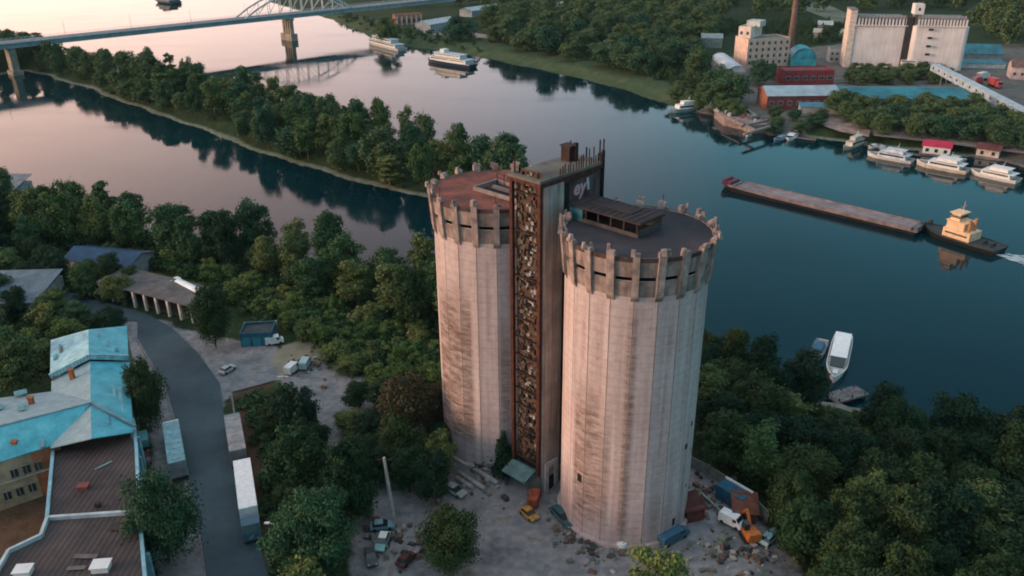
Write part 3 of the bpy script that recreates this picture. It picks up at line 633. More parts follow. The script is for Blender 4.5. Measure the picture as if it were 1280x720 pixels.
CNT['z4'] = scatter(Z4, 5.6, lambda p, rd: tree(rd.choice(['dark']*7+['mid']), p, rd.uniform(7.5, 12.5), rd.uniform(6.5, 10), 'dark green tree in the wood on the near bank right of the silos', 'trees in the wood right of the silos', rnd=rd), 150, 9, keep=PIERK)
CNT['z4b'] = scatter([(1000, 518), (1010, 520), (1088, 536), (1096, 562), (1008, 562)], 4, lambda p, rd: tree('light', p, rd.uniform(1.8, 3.6), rd.uniform(3.5, 5.5), 'low bush behind the landing stage on the near bank', 'bushes behind the landing stage', 'bush', 'bush', rnd=rd), 26, 10, mins=2)
ISLZ = [(-60, 66), (40, 66), (110, 92), (220, 107), (330, 138), (450, 172), (540, 200), (640, 222), (652, 242), (600, 251), (530, 243), (470, 229), (400, 210), (330, 189), (280, 168), (240, 154), (190, 134), (130, 113), (95, 98), (60, 88), (-60, 84)]
CNT['isl'] = scatter(ISLZ, 8.2, lambda p, rd: tree(rd.choice(['far', 'far', 'mid', 'mid', 'poplar']), p, rd.uniform(10, 18), rd.uniform(8, 13), 'leafy tree in the dense wood on the island in mid river', 'trees on the island', rnd=rd), 290, 12, zl=-1, tries=20000, keep=[[(262, 150), (285, 150), (300, 178), (262, 172)]])
CNT['fw'] = 0
FB = [((485, 52), 20, 16, 'round dark tree on the far bank behind the moored ship under the bridge'), ((576, 50), 19, 22, 'round dark tree between the two moored ships and the white roof')]
for bp, ty, wd, lab in FB:
    p = P(*bp); PLACED.append((p.x, p.y)); tree('far', p, HT(p, ty), wd, lab, k=0, rnd=random.Random(1))
FZ = [(612, 50), (660, 66), (760, 88), (830, 98), (868, 108), (900, 128), (925, 140), (905, 110), (872, 85), (868, 66), (905, 40), (860, 20), (700, 15), (612, 22)]
CNT['fz'] = scatter(FZ, 14, lambda p, rd: tree('far', p, rd.uniform(11, 18), rd.uniform(13, 20), 'broad teal green tree in the wood on the far bank left of the cream mill', 'trees in the wood on the far bank', rnd=rd), 100, 13, keep=[[(864, 58), (940, 58), (938, 112), (905, 112), (864, 88)]])
CNT['fb'] = scatter([(850, 118), (900, 128), (925, 142), (918, 150), (880, 138), (845, 126)], 7, lambda p, rd: tree('far', p, rd.uniform(6, 9), rd.uniform(8, 11), 'bushy tree on the far shore beside the wooden pier', 'trees beside the wooden pier', rnd=rd), 12, 14)
CNT['fe'] = scatter([(1064, 92), (1175, 92), (1190, 104), (1064, 108)], 7, lambda p, rd: tree('far', p, rd.uniform(5, 7), rd.uniform(8, 11), 'dark tree between the white elevator and the long turquoise roof', 'trees between the elevator and the turquoise roof', rnd=rd), 22, 15)
CNT['fm'] = scatter([(1035, 138), (1075, 138), (1215, 146), (1290, 158), (1290, 188), (1190, 176), (1090, 166), (1045, 152)], 8.2, lambda p, rd: tree('far', p, rd.uniform(7, 11), rd.uniform(9, 13), 'dark tree in the row between the marina and the long turquoise roof', 'trees behind the marina', rnd=rd), 55, 16)
CNT['fc'] = scatter([(962, 148), (1030, 148), (1020, 160), (965, 164)], 6.5, lambda p, rd: tree('far', p, rd.uniform(3.5, 6), rd.uniform(6, 8), 'low dark bush on the shore under the brick shed', 'bushes under the brick shed', 'bush', 'bush', rnd=rd), 12, 17, mins=3)
for bp, ty, wd, lab in [((948, 106), 72, 14, 'dark tree in front of the cream mill'), ((965, 98), 78, 9, 'smaller dark tree right of the one before the cream mill')]:
    p = P(*bp); tree('far', p, HT(p, ty), wd, lab, k=1, rnd=random.Random(2))
# the wood far behind reads as one mass
def woods(name, zone, n, seed, hmin=11, hmax=17, keep=()):
    rg = np.random.default_rng(seed); rd = random.Random(seed); poly = wl(zone, 0); kz = [wl(k, 0) for k in keep]
    xs = [p[0] for p in poly]; ys = [p[1] for p in poly]; V = []; Fc = []; k = 0; c = 0; t_ = 0
    base = crown_mesh('t', 12, 11, 1, 30, 1000, .7, seed); bv = np.array([v.co[:] for v in base.vertices])
    while c < n and t_ < 60000:
        t_ += 1; x, y = rd.uniform(min(xs), max(xs)), rd.uniform(min(ys), max(ys))
        if not inpoly(poly, x, y) or any(inpoly(q, x, y) for q in kz): continue
        c += 1; a = rd.uniform(0, 6.28); s = rd.uniform(.9, 1.6); h = rd.uniform(hmin, hmax)/12
        v = bv.copy(); v = np.stack([(v[:, 0]*math.cos(a)-v[:, 1]*math.sin(a))*s+x, (v[:, 0]*math.sin(a)+v[:, 1]*math.cos(a))*s+y, v[:, 2]*h], -1); V.append(v)
    # the smallest (farthest) trees join this mass; the 270 that show largest are made one by one
    PEND.sort(key=lambda q: -q[0])
    for (_, cm, tm, p, rot, sw, sh, lab, grp) in PEND[300-SINGLES-6:]:
        bv = np.empty(len(cm.vertices)*3); cm.vertices.foreach_get('co', bv); bv = bv.reshape(-1, 3); c_, s_ = math.cos(rot), math.sin(rot)
        V.append(np.stack([(bv[:, 0]*c_-bv[:, 1]*s_)*sw+p.x, (bv[:, 0]*s_+bv[:, 1]*c_)*sw+p.y, bv[:, 2]*sh+p.z], -1))
    for (_, cm, tm, p, rot, sw, sh, lab, grp) in PEND[:300-SINGLES-6]:
        t = thing('tree', lab, 'tree', p, rot, grp); t.scale = (sw, sw, sh)
        for nm, me_ in (('crown', cm), ('trunk', tm)):
            o = bpy.data.objects.new(nm, me_); COL.objects.link(o); o.parent = t
    V = np.concatenate(V); f = np.arange(len(V)).reshape(-1, 4)
    me = bpy.data.meshes.new(name); me.from_pydata(V.tolist(), [], f.tolist()); me.materials.append(LEAFF)
    bpy.data.meshes.remove(base)
    o = bpy.data.objects.new(name, me); COL.objects.link(o); tag(o, kind='stuff')
woods('distant_wood', [(570, 12), (700, 14), (860, 18), (905, 38), (935, 22), (985, 40), (1050, 48), (1062, 14), (1210, 16), (1212, 58), (1400, 58), (1500, -30), (500, -30), (470, 6)], 560, 31, keep=[[(990, 6), (1062, 22), (1075, 12), (1000, -4)], [(660, 14), (730, 14), (735, -4), (650, -4)], [(535, 34), (575, 34), (575, 4), (535, 4)], [(1010, 50), (1070, 50), (1070, 22), (1010, 22)]])
# low growth under and between the trees: nobody could count it
def undergrowth(zones, n, seed):
    rg = np.random.default_rng(seed); rd = random.Random(seed); V = []
    blobs = [crown_mesh('t', 2.4, 4.2, .0, 9, 150, .30, seed+i) for i in range(4)]
    bvs = [np.array([v.co[:] for v in b.vertices]) for b in blobs]
    for zone, share, zl, hm in zones:
        poly = zone if zl is None else wl(zone, zl); xs = [p[0] for p in poly]; ys = [p[1] for p in poly]; c = 0; tr = 0
        while c < n*share and tr < 30000:
            tr += 1; x, y = rd.uniform(min(xs), max(xs)), rd.uniform(min(ys), max(ys))
            if not inpoly(poly, x, y) or float(land(np.array([x]), np.array([y]))[0]) < 2.6: continue
            c += 1; a = rd.uniform(0, 6.28); s = rd.uniform(.6, 1.5); h = hm*rd.uniform(.35, 1.4); bv = bvs[c % 4]
            V.append(np.stack([(bv[:, 0]*math.cos(a)-bv[:, 1]*math.sin(a))*s+x, (bv[:, 0]*math.sin(a)+bv[:, 1]*math.cos(a))*s+y, bv[:, 2]*h+gz(x, y)-.1], -1))
    V = np.concatenate(V); f = np.arange(len(V)).reshape(-1, 4)
    me = bpy.data.meshes.new('undergrowth'); me.from_pydata(V.tolist(), [], f.tolist()); me.materials.append(UNDER)
    for b in blobs: bpy.data.meshes.remove(b)
    o = bpy.data.objects.new('undergrowth', me); COL.objects.link(o); tag(o, kind='stuff')
UNDER = leafmat('undergrowth leaves', [(.045, .095, .036)]*4)
undergrowth([(Z1, .22, 0, 1.3), (Z2, .30, 0, 1.), (Z3, .06, 0, 1.), (Z3b, .06, 0, 1.), (Z4, .18, 0, 1.2), (ISL, .40, None, 1.5), ([(310, 498), (366, 500), (390, 560), (400, 640), (420, 760), (348, 760), (332, 640)], .08, 0, .7), ([(600, 50), (660, 62), (760, 84), (850, 108), (905, 134), (900, 104), (860, 60), (700, 40)], .22, 0, 1.8), ([(900, 30), (1060, 30), (1062, 52), (990, 60), (985, 45), (900, 45)], .12, 0, 1.8), ([(400, 22), (540, 58), (600, 66), (600, 50), (500, 36), (430, 18)], .06, 0, 1.2)], 1900, 77)
# ------------------------------------------------------------------ bridge
def gen_bridge():
    A = P(20, 93, WZ); B = P(362, 50, WZ); d = (B-A).normalized(); n = Vector((-d.y, d.x, 0)); rz = math.atan2(d.y, d.x)
    E = P(575, 4, 10); LB = (E-A).dot(d)
    br = thing('road_bridge', 'long pale road bridge with a white steel arch crossing the pink river', 'bridge', A, rz)
    G = M('pale bridge steel', (.34, .42, .45), .6, .2, .3); DK = M('bridge asphalt', (.16, .17, .185), .85, .2, .3); CC = M('pier concrete', (.40, .34, .28), .9, .25, .25, streak=.4)
    WS = M('white steel', (.60, .62, .62), .6, .2, .4); Hh = 17.5; x0 = -150; x1 = LB
    AB = (B-A).length
    q = MB(); q.box((x0+x1)/2, 0, Hh-.5, x1-x0, 12.4, .5); q.build('deck', G, br)
    q = MB(); q.box((x0+x1)/2, 0, Hh+.003, x1-x0, 10.2, .06); q.build('roadway', DK, br)
    q = MB()
    for s in (-1, 1): q.box((x0+x1)/2, s*4.6, Hh-3.0, x1-x0-.5, .5, 2.5)
    q.box((x0+x1)/2, 0, Hh-.9, x1-x0-1, 8, .4)
    for k in range(int((x1-x0)/6)): q.box(x0+3+k*6, 0, Hh-2.2, .3, 9.8, 1.6)
    q.build('girder', G, br)
    for s in (-1, 1):
        q = MB(); q.box((x0+x1)/2, s*6.05, Hh+1.0, x1-x0, .12, .12); q.box((x0+x1)/2, s*6.05, Hh+.5, x1-x0, .08, .08)
        for k in range(int((x1-x0)/2.5)): q.box(x0+1+k*2.5, s*6.05, Hh, .1, .1, 1.05)
        q.build('railing', WS, br)
    q = MB(); q.box((x0+x1)/2, 0, Hh+.063, x1-x0, .25, .006); q.build('centre_line', WS, br)
    for xx in (-140, 0, AB):
        q = MB()
        if xx > 10:
            for k in (-4.2, -1.4, 1.4, 4.2): q.box(xx, k, 4.3, 2.6, 1.5, Hh-7.3)
            q.box(xx, 0, Hh-4.4, 3.4, 11.5, 1.4); q.box(xx, 0, -4, 5, 13.5, 8.4); 
        else:
            q.box(xx, 0, 2.2, 3.6, 7.0, Hh-5.2); q.box(xx, 0, -4, 5.4, 9.5, 6.2)
        q.build('pier', CC, br)
    for s in (-1, 1):
        q = MB(); n_ = 10; xa, xb, ah = AB-34, AB+50, 13; pts = []; pts2 = []
        for i in range(n_+1):
            u = i/n_; x = xa+(xb-xa)*u; z = Hh+ah*4*u*(1-u); pts.append(Vector((x, s*5.9, z))); pts2.append(Vector((x, s*5.9, Hh+.6)))
        for i in range(n_): q.bar(pts[i], pts[i+1], .9, 1.0)
        for i in range(1, n_):
            q.bar(pts2[i], pts[i], .4)
            if i < n_-1: q.bar(pts2[i], pts[i+1], .28)
        q.build('arch_rib', WS, br)
    q = MB()
    for i in range(3, n_-2): q.bar(pts[i], pts[i]+Vector((0, -11.8, 0)), .35)
    q.build('wind_bracing', WS, br)
    for k in range(11):
        x = x0+30+k*38
        q = MB(); q.tube((x, 5.7, Hh), (x, 5.7, Hh+7.5), .14, .08, 6); q.bar((x, 5.7, Hh+7.4), (x, 3.8, Hh+7.8), .12); q.build('lamp_post', WS, br)
    return A, d, n, rz, Hh
BA, Bd, Bn, BRZ, BH = gen_bridge()
# ------------------------------------------------------------------ vehicles
GLASS = M('dark glass', (.02, .03, .035), .15, .1, 1, bmp=0, spec=.6)
TYRE = M('tyre rubber', (.02, .02, .02), .9)
def wheels(t, xs, ys, r, w_=.28):
    for x in xs:
        for y in ys:
            q = MB(); q.tube((x, y-w_/2, r), (x, y+w_/2, r), r, n=12); q.build('wheel', TYRE, t)
def paint(name, c, rough=.45): return M(name, c, rough, .12, 1.5, bmp=0, spec=.5)
def car(p1, p2, label, col, cat='car', name='parked_car', van=False, group=None, L=None, roofcol=None, z=.14):
    a, b = P(*p1), P(*p2); c = (a+b)/2; d = b-a; rz = math.atan2(d.y, d.x); L = L or max(3.6, min(6, d.length))
    t = thing(name, label, cat, Vector((c.x, c.y, z)), rz, group); h = 1.0; Wd = 1.78; t.scale = (.84, .84, .84)
    q = MB(); prof = [(-.5, .35), (-.5, .78), (-.46, .92), (.2, .95), (.42, .82), (.5, .65), (.5, .35)] if not van else [(-.5, .35), (-.5, 1.9), (-.47, 2.05), (.26, 2.05), (.38, 1.3), (.5, 1.05), (.5, .35)]
    n = len(prof)
    for s in (-1, 1): pass
    vs = [(x*L, -Wd/2*(.96 if z_ > .7 else 1), z_) for x, z_ in prof]+[(x*L, Wd/2*(.96 if z_ > .7 else 1), z_) for x, z_ in prof]
    q.add(vs, [(i, n+i, n+(i+1) % n, (i+1) % n) for i in range(n)]+[tuple(range(n)), tuple(range(2*n-1, n-1, -1))])
    q.build('body', col, t)
    if not van:
        q = MB(); pr = [(-.40, .93), (-.30, 1.38), (.05, 1.42), (.24, .94)]
        for w0, w1, mi in ((Wd*.46, Wd*.38, 0),):
            vs = [(x*L, -(w0 if z_ < 1 else w1), z_) for x, z_ in pr]+[(x*L, (w0 if z_ < 1 else w1), z_) for x, z_ in pr]
            q.add(vs, [(i, 4+i, 4+(i+1) % 4, (i+1) % 4) for i in range(4)]+[(0, 1, 2, 3), (7, 6, 5, 4)])
        q.build('windows', GLASS, t)
        q = MB(); q.box(-.13*L, 0, 1.40, .36*L, Wd*.74, .05); q.build('roof', roofcol or col, t)
    else:
        q = MB(); q.slab([(.27*L, -.8, 2.0), (.37*L, -.8, 1.36), (.37*L, .8, 1.36), (.27*L, .8, 2.0)][::-1], -.03); q.build('windscreen', GLASS, t)
        for s in (-1, 1): q = MB(); q.box(.2*L, s*Wd*.475, 1.25, .16*L, .06, .55); q.build('side_window', GLASS, t)
    wheels(t, (-.32*L, .31*L), (-Wd/2+.12, Wd/2-.12), .33, .24)
    for s in (-1, 1):
        q = MB(); q.box(L*.5, s*.6, .6, .06, .3, .18); q.build('headlight', M('lamp glass', (.6, .6, .55), .2, .1), t)
    return t
def lorry(p_rear, p_front, label, cabcol, boxcol, ht=4.0, ribs=False, cabL=2.3, tank=False, L=None, name='articulated_lorry', z0=.14, pz=4.0):
    a, b = P(*p_rear, pz), P(*p_front, pz); d = b-a; rz = math.atan2(d.y, d.x); Lb = L or d.length; c = a
    t = thing(name, label, 'lorry', Vector((c.x, c.y, z0)), rz)
    q = MB()
    if tank: q.tube((0, 0, 2.3), (Lb, 0, 2.3), 1.2, n=16)
    else:
        q.box(Lb/2, 0, 1.15, Lb, 2.5, ht-1.15)
        if ribs:
            for k in range(int(Lb/1.5)): q.box(.7+k*1.5, 0, 1.2, .12, 2.6, ht-1.15)
    q.build('trailer', boxcol, t)
    q = MB(); q.box(Lb/2+1, 0, .75, Lb+2, 1.1, .32); q.build('chassis', TYRE, t)
    if not tank:
        q = MB(); q.box(-.03, 0, 1.3, .05, 2.3, ht-1.5); q.build('rear_door', M('grey lorry door', (.25, .26, .27), .6), t)
    xc = Lb+.7+cabL/2
    q = MB(); pr = [(-cabL/2, .6), (-cabL/2, 2.9), (-cabL/2+.3, 3.15), (cabL/2-.5, 2.95), (cabL/2-.05, 1.7), (cabL/2, .6)]; n = len(pr)
    vs = [(xc+x, -1.22, z) for x, z in pr]+[(xc+x, 1.22, z) for x, z in pr]
    q.add(vs, [(i, n+i, n+(i+1) % n, (i+1) % n) for i in range(n)]+[tuple(range(n)), tuple(range(2*n-1, n-1, -1))]); q.build('cab', cabcol, t)
    q = MB(); q.slab([(xc+cabL/2-.46, -1.08, 2.9), (xc+cabL/2-.05, -1.08, 1.8), (xc+cabL/2-.05, 1.08, 1.8), (xc+cabL/2-.46, 1.08, 2.9)][::-1], -.04); q.build('windscreen', GLASS, t)
    wheels(t, [1.2, 2.5, 3.8, Lb-.2, Lb+.7+cabL*.6], (-1.05, 1.05), .5, .35)
    return t
WHITE = paint('white paint', (.80, .80, .78)); 
lorry((302, 575), (310, 635), 'long bright white trailer lorry parked at the right kerb, cab towards the camera', paint('blue cab paint', (.05, .12, .17)), WHITE)
lorry((297, 563), (290, 521), 'grey trailer lorry parked nose to tail behind the bright white one', paint('teal grey cab paint', (.13, .22, .22)), M('grey dusty tarpaulin', (.33, .31, .30), .8, .3, .8))
lorry((221, 578), (213, 528), 'pale blue ribbed lorry parked at the left kerb below the round tree', paint('white cab paint', (.70, .70, .68)), M('pale blue tarpaulin', (.24, .42, .45), .7, .3, 1.), ribs=True, cabL=1.9)
car((181, 560), (180, 548), 'pale turquoise van beside the long dark-roofed building', paint('pale turquoise paint', (.15, .38, .42)), 'van', 'parked_van', True, L=4.6)
car((184, 583), (182, 569), 'dark red car behind the pale turquoise van', paint('dark red paint', (.09, .025, .03)), L=4.2)
car((280, 468), (290, 462), 'lone pale car on the dusty parking lot at the road junction', paint('pale grey paint', (.42, .44, .43)), L=4.0)
car((482, 672), (475, 690), 'pale green car with a white roof below the leaning pole', paint('pale green paint', (.20, .42, .40)), L=4.5, roofcol=WHITE)
car((468, 662), (488, 660), 'pale blue scrap car at the foot of the leaning pole', paint('faded blue paint', (.16, .30, .34)), L=4.0)
car((462, 690), (466, 710), 'narrow dark car left of the pale green car', paint('dark grey paint', (.05, .055, .06)), L=4.2)
car((503, 708), (512, 698), 'dark red car lying right of the pale green car', M('dull red scrap', (.13, .04, .04), .85, .4, 1.2), L=3.6)
car((435, 545), (449, 541), 'dark blue car half under the trees on the gravel', paint('navy paint', (.03, .045, .08)), L=4.3)
car((560, 612), (578, 622), 'pale grey old car beside the lying concrete pipes', paint('light grey paint', (.30, .36, .37)), L=4.4)
car((664, 640), (672, 616), 'orange red van in front of the silo door', M('dirty orange red', (.36, .085, .04), .8, .4, 1.2), 'van', 'parked_van', True, L=4.2)
car((655, 641), (668, 652), 'bright yellow small car beside the orange red van', M('dirty yellow', (.55, .27, .05), .75, .35, 1.5), L=3.6)
car((690, 636), (716, 664), 'big dark teal car close to the foot of the right silo', paint('dark teal paint', (.03, .10, .11)), L=6, )
car((820, 688), (862, 664), 'dark blue van at the right foot of the right silo', paint('dark blue paint', (.04, .12, .19)), 'van', 'parked_van', True, L=6.0)
car((906, 652), (922, 660), 'small white van left of the orange excavator', WHITE, 'van', 'parked_van', True, L=4.2)
car((955, 682), (968, 670), 'pale teal car at the edge of the wood right of the yard', paint('light teal paint', (.25, .45, .47)), L=4.4)
car((360, 470), (372, 460), 'white van at the mouth of the gravel yard', paint('off white paint', (.62, .66, .64)), 'van', 'parked_van', True, L=4.0)
car((378, 466), (386, 452), 'pale teal van right beside the white one at the yard mouth', paint('washed teal paint', (.30, .45, .45)), 'van', 'parked_van', True, L=4.0)
car((338, 431), (349, 429), 'white van beside the teal garage', paint('chalk white paint', (.70, .72, .70)), 'van', 'parked_van', True, L=4.2)
# ------------------------------------------------------------------ generic buildings
def windows_on(t, face, w, d, rows, cols, z0, dz, ww, wh, mat=None, frame=None, x0=None, x1=None, name='window'):
    """face 0 front(-y) 1 right 2 back 3 left of a box w x d whose front lies on y=0"""
    fr = frame or M('window frame', (.45, .43, .40), .7); gl = mat or GLASS; first = None
    for r in range(rows):
        for c in range(cols):
            span = w if face in (0, 2) else d; a = x0 if x0 is not None else -span/2; b_ = x1 if x1 is not None else span/2
            u = a+(b_-a)*(c+.5)/cols
            if first is None:
                q = MB(); q.box(0, -.03, 0, ww, .1, wh, mi=0); q.box(0, -.06, -.1, ww+.3, .14, .1, mi=1); q.box(0, -.06, wh, ww+.3, .1, .12, mi=1)
                q.box(-ww/2-.08, -.055, 0, .12, .1, wh, mi=1); q.box(ww/2+.08, -.055, 0, .12, .1, wh, mi=1); q.box(0, -.07, 0, .07, .08, wh, mi=1)
                o = first = q.build(name, [gl, fr], t)
            else:
                o = first.copy(); COL.objects.link(o); o.parent = t
            z = z0+r*dz
            if face == 0: o.location = (u, -.01, z)
            elif face == 1: o.location = (w/2+.01, d/2+u, z); o.rotation_euler = (0, 0, R(90))
            elif face == 3: o.location = (-w/2-.01, d/2-u, z); o.rotation_euler = (0, 0, R(-90))
            else: o.location = (u, d+.01, z); o.rotation_euler = (0, 0, R(180))
def house(name, label, cat, pl, pr, d, h, wall, roof, kind='flat', rise=2, ridge='x', over=.4, group=None, z=0, rz=None, w=None):
    c, r_, w_ = front(pl, pr, 0); w = w or w_; r_ = r_ if rz is None else rz
    t = thing(name, label, cat, Vector((c.x, c.y, z)), r_, group)
    q = MB()
    if kind == 'gable' and ridge == 'y':
        q.prism([(-w/2, 0), (w/2, 0), (w/2, d), (-w/2, d)], -.5, h)
        for y in (0.0, d-.25): q.add([(-w/2, y, h), (w/2, y, h), (0, y, h+rise), (-w/2, y+.25, h), (w/2, y+.25, h), (0, y+.25, h+rise)], [(0, 1, 2), (5, 4, 3), (0, 3, 4, 1), (1, 4, 5, 2), (2, 5, 3, 0)])
    elif kind == 'gable':
        q.prism([(-w/2, 0), (w/2, 0), (w/2, d), (-w/2, d)], -.5, h)
        for x in (-w/2, w/2-.25): q.add([(x, 0, h), (x, d, h), (x, d/2, h+rise), (x+.25, 0, h), (x+.25, d, h), (x+.25, d/2, h+rise)], [(0, 2, 1), (3, 4, 5), (0, 1, 4, 3), (1, 2, 5, 4), (2, 0, 3, 5)])
    else: q.prism([(-w/2, 0), (w/2, 0), (w/2, d), (-w/2, d)], -.5, h)
    q.build('wall', wall, t)
    q = MB(); o = over
    if kind == 'gable' and ridge == 'y':
        q.slab([(-w/2-o, -o, h-.1*o), (0, -o, h+rise+.15), (0, d+o, h+rise+.15), (-w/2-o, d+o, h-.1*o)], .14)
        q.slab([(w/2+o, -o, h-.1*o), (w/2+o, d+o, h-.1*o), (.002, d+o, h+rise+.147), (.002, -o, h+rise+.147)], .14)
    elif kind == 'gable':
        q.slab([(-w/2-o, -o, h-.1), (w/2+o, -o, h-.1), (w/2+o, d/2, h+rise+.15), (-w/2-o, d/2, h+rise+.15)], .14)
        q.slab([(-w/2-o, d/2+.002, h+rise+.147), (w/2+o, d/2+.002, h+rise+.147), (w/2+o, d+o, h-.1), (-w/2-o, d+o, h-.1)], .14)
    elif kind == 'barrel':
        n = 12; 
        for i in range(n):
            a0, a1 = math.pi*i/n, math.pi*(i+1)/n
            q.slab([(-math.cos(a0)*w/2, -o, h+math.sin(a0)*rise), (-math.cos(a1)*w/2, -o, h+math.sin(a1)*rise), (-math.cos(a1)*w/2, d+o, h+math.sin(a1)*rise), (-math.cos(a0)*w/2, d+o, h+math.sin(a0)*rise)], .1)
        e = [(-math.cos(math.pi*i/n)*w/2*.98, 0.02, h+math.sin(math.pi*i/n)*rise*.98-.12) for i in range(n+1)]
        q.add(e, [tuple(range(len(e)))]); q.add([(x, d-.02, z_) for x, y, z_ in e], [tuple(range(len(e)-1, -1, -1))])
    elif kind == 'shed':
        q.slab([(-w/2-o, -o, h-.05), (w/2+o, -o, h-.05), (w/2+o, d+o, h+rise), (-w/2-o, d+o, h+rise)], .16)
    else:
        q.prism([(-w/2+.25, .25), (w/2-.25, .25), (w/2-.25, d-.25), (-w/2+.25, d-.25)], h+.003, h+.1)
    q.build('roof', roof, t)
    if kind == 'flat':
        q = MB(); q.strip([(-w/2+.1, .1), (w/2-.1, .1), (w/2-.1, d-.1), (-w/2+.1, d-.1)], h+.003, h+.6, .25, closed=True); q.build('parapet', wall, t)
    t['_w'] = w; return t, w
# far bank: white grain elevator
EW = M('white elevator concrete', (.74, .68, .67), .85, .12, .12, streak=.2); ROOFG = M('grey roof felt', (.20, .20, .20), .9)
def elevator(pl, pr, topy, label, dwin):
    c, rz, w = front(pl, pr); h = HT(c, topy)
    t = thing('grain_elevator', label, 'grain elevator', c, rz, 'white grain elevator blocks'); D_ = 18
    q = MB(); q.prism([(-w/2+.8, .8), (w/2-.8, .8), (w/2-.8, D_), (-w/2+.8, D_)], -.5, h-4.2)
    n = 15
    for i in range(n):
        x = -w/2+w*(i+.5)/n; q.tube((x, .8+1.5*w/n, -.3), (x, .8+1.5*w/n, h-4.2), w/n*1.5, n=44)
    for i in range(6):
        y = 1.25+(D_-2)*(i+.5)/6
        for s in (-1, 1): q.tube((s*(w/2-1.3), y, -.3), (s*(w/2-1.3), y, h-4.25), D_/6*.52, n=12)
    q.build('silo_wall', EW, t)
    q = MB(); q.box(0, D_/2+.4, h-4.19, w+.6, D_+1.2, .35); q.build('cornice', EW, t)
    q = MB(); q.box(0, D_/2+.8, h-3.8, w-1.5, D_-1.5, 3.2); q.build('gallery', M('gallery dark glazing', (.16, .15, .16), .6), t)
    q = MB(); q.box(0, D_/2+.4, h-.6, w, D_, .4); q.build('roof', ROOFG, t)
    for i in range(n+1):
        q = MB(); q.box(-w/2+.5+(w-1)*i/n, .75, h-3.84, .8, .6, 3.2); q.build('gallery_pillar', EW, t)
    for i in range(n):
        q = MB(); x = -w/2+w*(i+.5)/n; q.box(x, 4, h-.2, .9, .9, 1.0); q.build('roof_vent', M('roof vent grey', (.38, .34, .33), .8), t)
    if dwin:
        for k in range(5):
            q = MB(); q.box(-w/2+w*.30-k*.12, -.65, 4.4+k*4.1-1, 2.2, .5, 1.1); q.build('window', GLASS, t)
    return t, w, h
e1, w1, h1 = elevator((1060, 84), (1125, 85.5), 22, 'white ribbed grain elevator block on the far bank, left of the dark gap', False)
e2, w2, h2 = elevator((1137, 87), (1198, 89), 23, 'white ribbed grain elevator block with a column of dark windows, right of the gap', True)
c = P(1131, 86); t = thing('stair_tower', 'tall narrow tower in the gap between the two white elevator blocks', 'tower', c, e1.rotation_euler[2])
hh = HT(c, 8); q = MB(); q.box(2.2, 4, -.3, 2.6, 5, hh+.3); q.build('wall', M('grey stair concrete', (.22, .21, .22), .9, .3, .2, streak=.5), t)
q = MB(); q.box(2.2, 4, hh-4, 4.6, 6.5, 5); q.build('head_house', EW, t); q = MB(); q.box(2.2, .72, hh-2.2, 1.2, .1, 1.4); q.build('window', GLASS, t)
q = MB(); q.box(-1.3, 3, -.3, 3.2, 4, hh-5); q.build('gap_shade', M('gap shade black', (.05, .045, .05), .9), t)  # near-black box puts the shade of the gap into colour
c = P(1064, 84); t = thing('stair_tower', 'slim pale stair tower at the left end of the white elevator', 'tower', c, e1.rotation_euler[2]); hh = HT(c, 12)
q = MB(); q.box(-2.6, 6, -.3, 3.2, 12, hh); q.build('wall', M('lit cream concrete', (.70, .58, .50), .85), t)
q = MB(); q.box(-2.6, 6, hh-.3, 3.8, 12.6, .4); q.build('roof', ROOFG, t)
house('annex', 'small bright white building at the foot of the gap in the elevator', 'building', (1125, 90), (1145, 91), 8, 4.5, M('chalk wall', (.68, .64, .60), .8), ROOFG)
# conveyor gallery
def beam_gallery(name, label, cat, p0, p1, z0, z1, wd, ht, mat, legs=5):
    a = P(*p0, z0); b_ = P(*p1, z1); base = Vector((a.x, a.y, 0)); t = thing(name, label, cat, base); b2 = b_-base; a2 = a-base
    q = MB(); q.bar(a2, b2, wd, ht); q.build('gallery', mat, t)
    q = MB(); u = (b2-a2).normalized(); q.bar(a2+Vector((0, 0, ht/2+.1)), b2+Vector((0, 0, ht/2+.1)), wd+.5, .2); q.build('roof', M('pale sheet roof', (.50, .56, .60), .6, .2, .5, ribs=('X', 1.2)), t)
    n_ = int((b2-a2).length/6)
    for k in range(n_):
        q = MB(); pp = a2+(b2-a2)*(k+.5)/n_; q.box(pp.x+.0, pp.y, pp.z-.2, 1.2, wd+.15, .9, math.atan2(u.y, u.x)); q.build('window', GLASS, t)
    for k in range(legs):
        pp = a2+(b2-a2)*((k+.6)/legs); q = MB(); v = Vector((-u.y, u.x, 0)).normalized()
        for s in (-1, 1): q.bar((pp.x+v.x*s*wd*.4, pp.y+v.y*s*wd*.4, -.4), (pp.x+v.x*s*wd*.3, pp.y+v.y*s*wd*.3, pp.z-ht/2), .4)
        q.build('trestle', M('grey steel', (.20, .22, .23), .7), t)
beam_gallery('conveyor_gallery', 'long pale blue conveyor gallery sloping from the white elevator to the right edge', 'conveyor', (1168, 84), (1310, 158), 9, 5, 3.6, 2.8, M('pale blue sheet', (.34, .42, .47), .65, .2, .4))
TQ = M('turquoise sheet roof', (.03, .22, .27), .6, .3, .12, ribs=('X', .8)); BRK = M('orange brick', (.30, .12, .075), .9, .25, .6); REDB = M('dark red brick', (.15, .05, .05), .9, .25, .5)
BLS = M('pale blue sheet roof', (.36, .48, .54), .55, .2, .2, ribs=('X', .7)); GRW = M('grey plaster', (.34, .33, .33), .9, .25, .4)
house('long_shed', 'long turquoise-roofed shed in front of the white elevator', 'shed', (1046, 136), (1214, 137), 26, 4.5, GRW, TQ, 'gable', 2.0)
t, w_ = house('brick_shed', 'brick shed with a pale blue roof near the wooden pier', 'shed', (958, 138), (1048, 137), 15, 6.2, REDB, BLS, 'gable', 2.6)
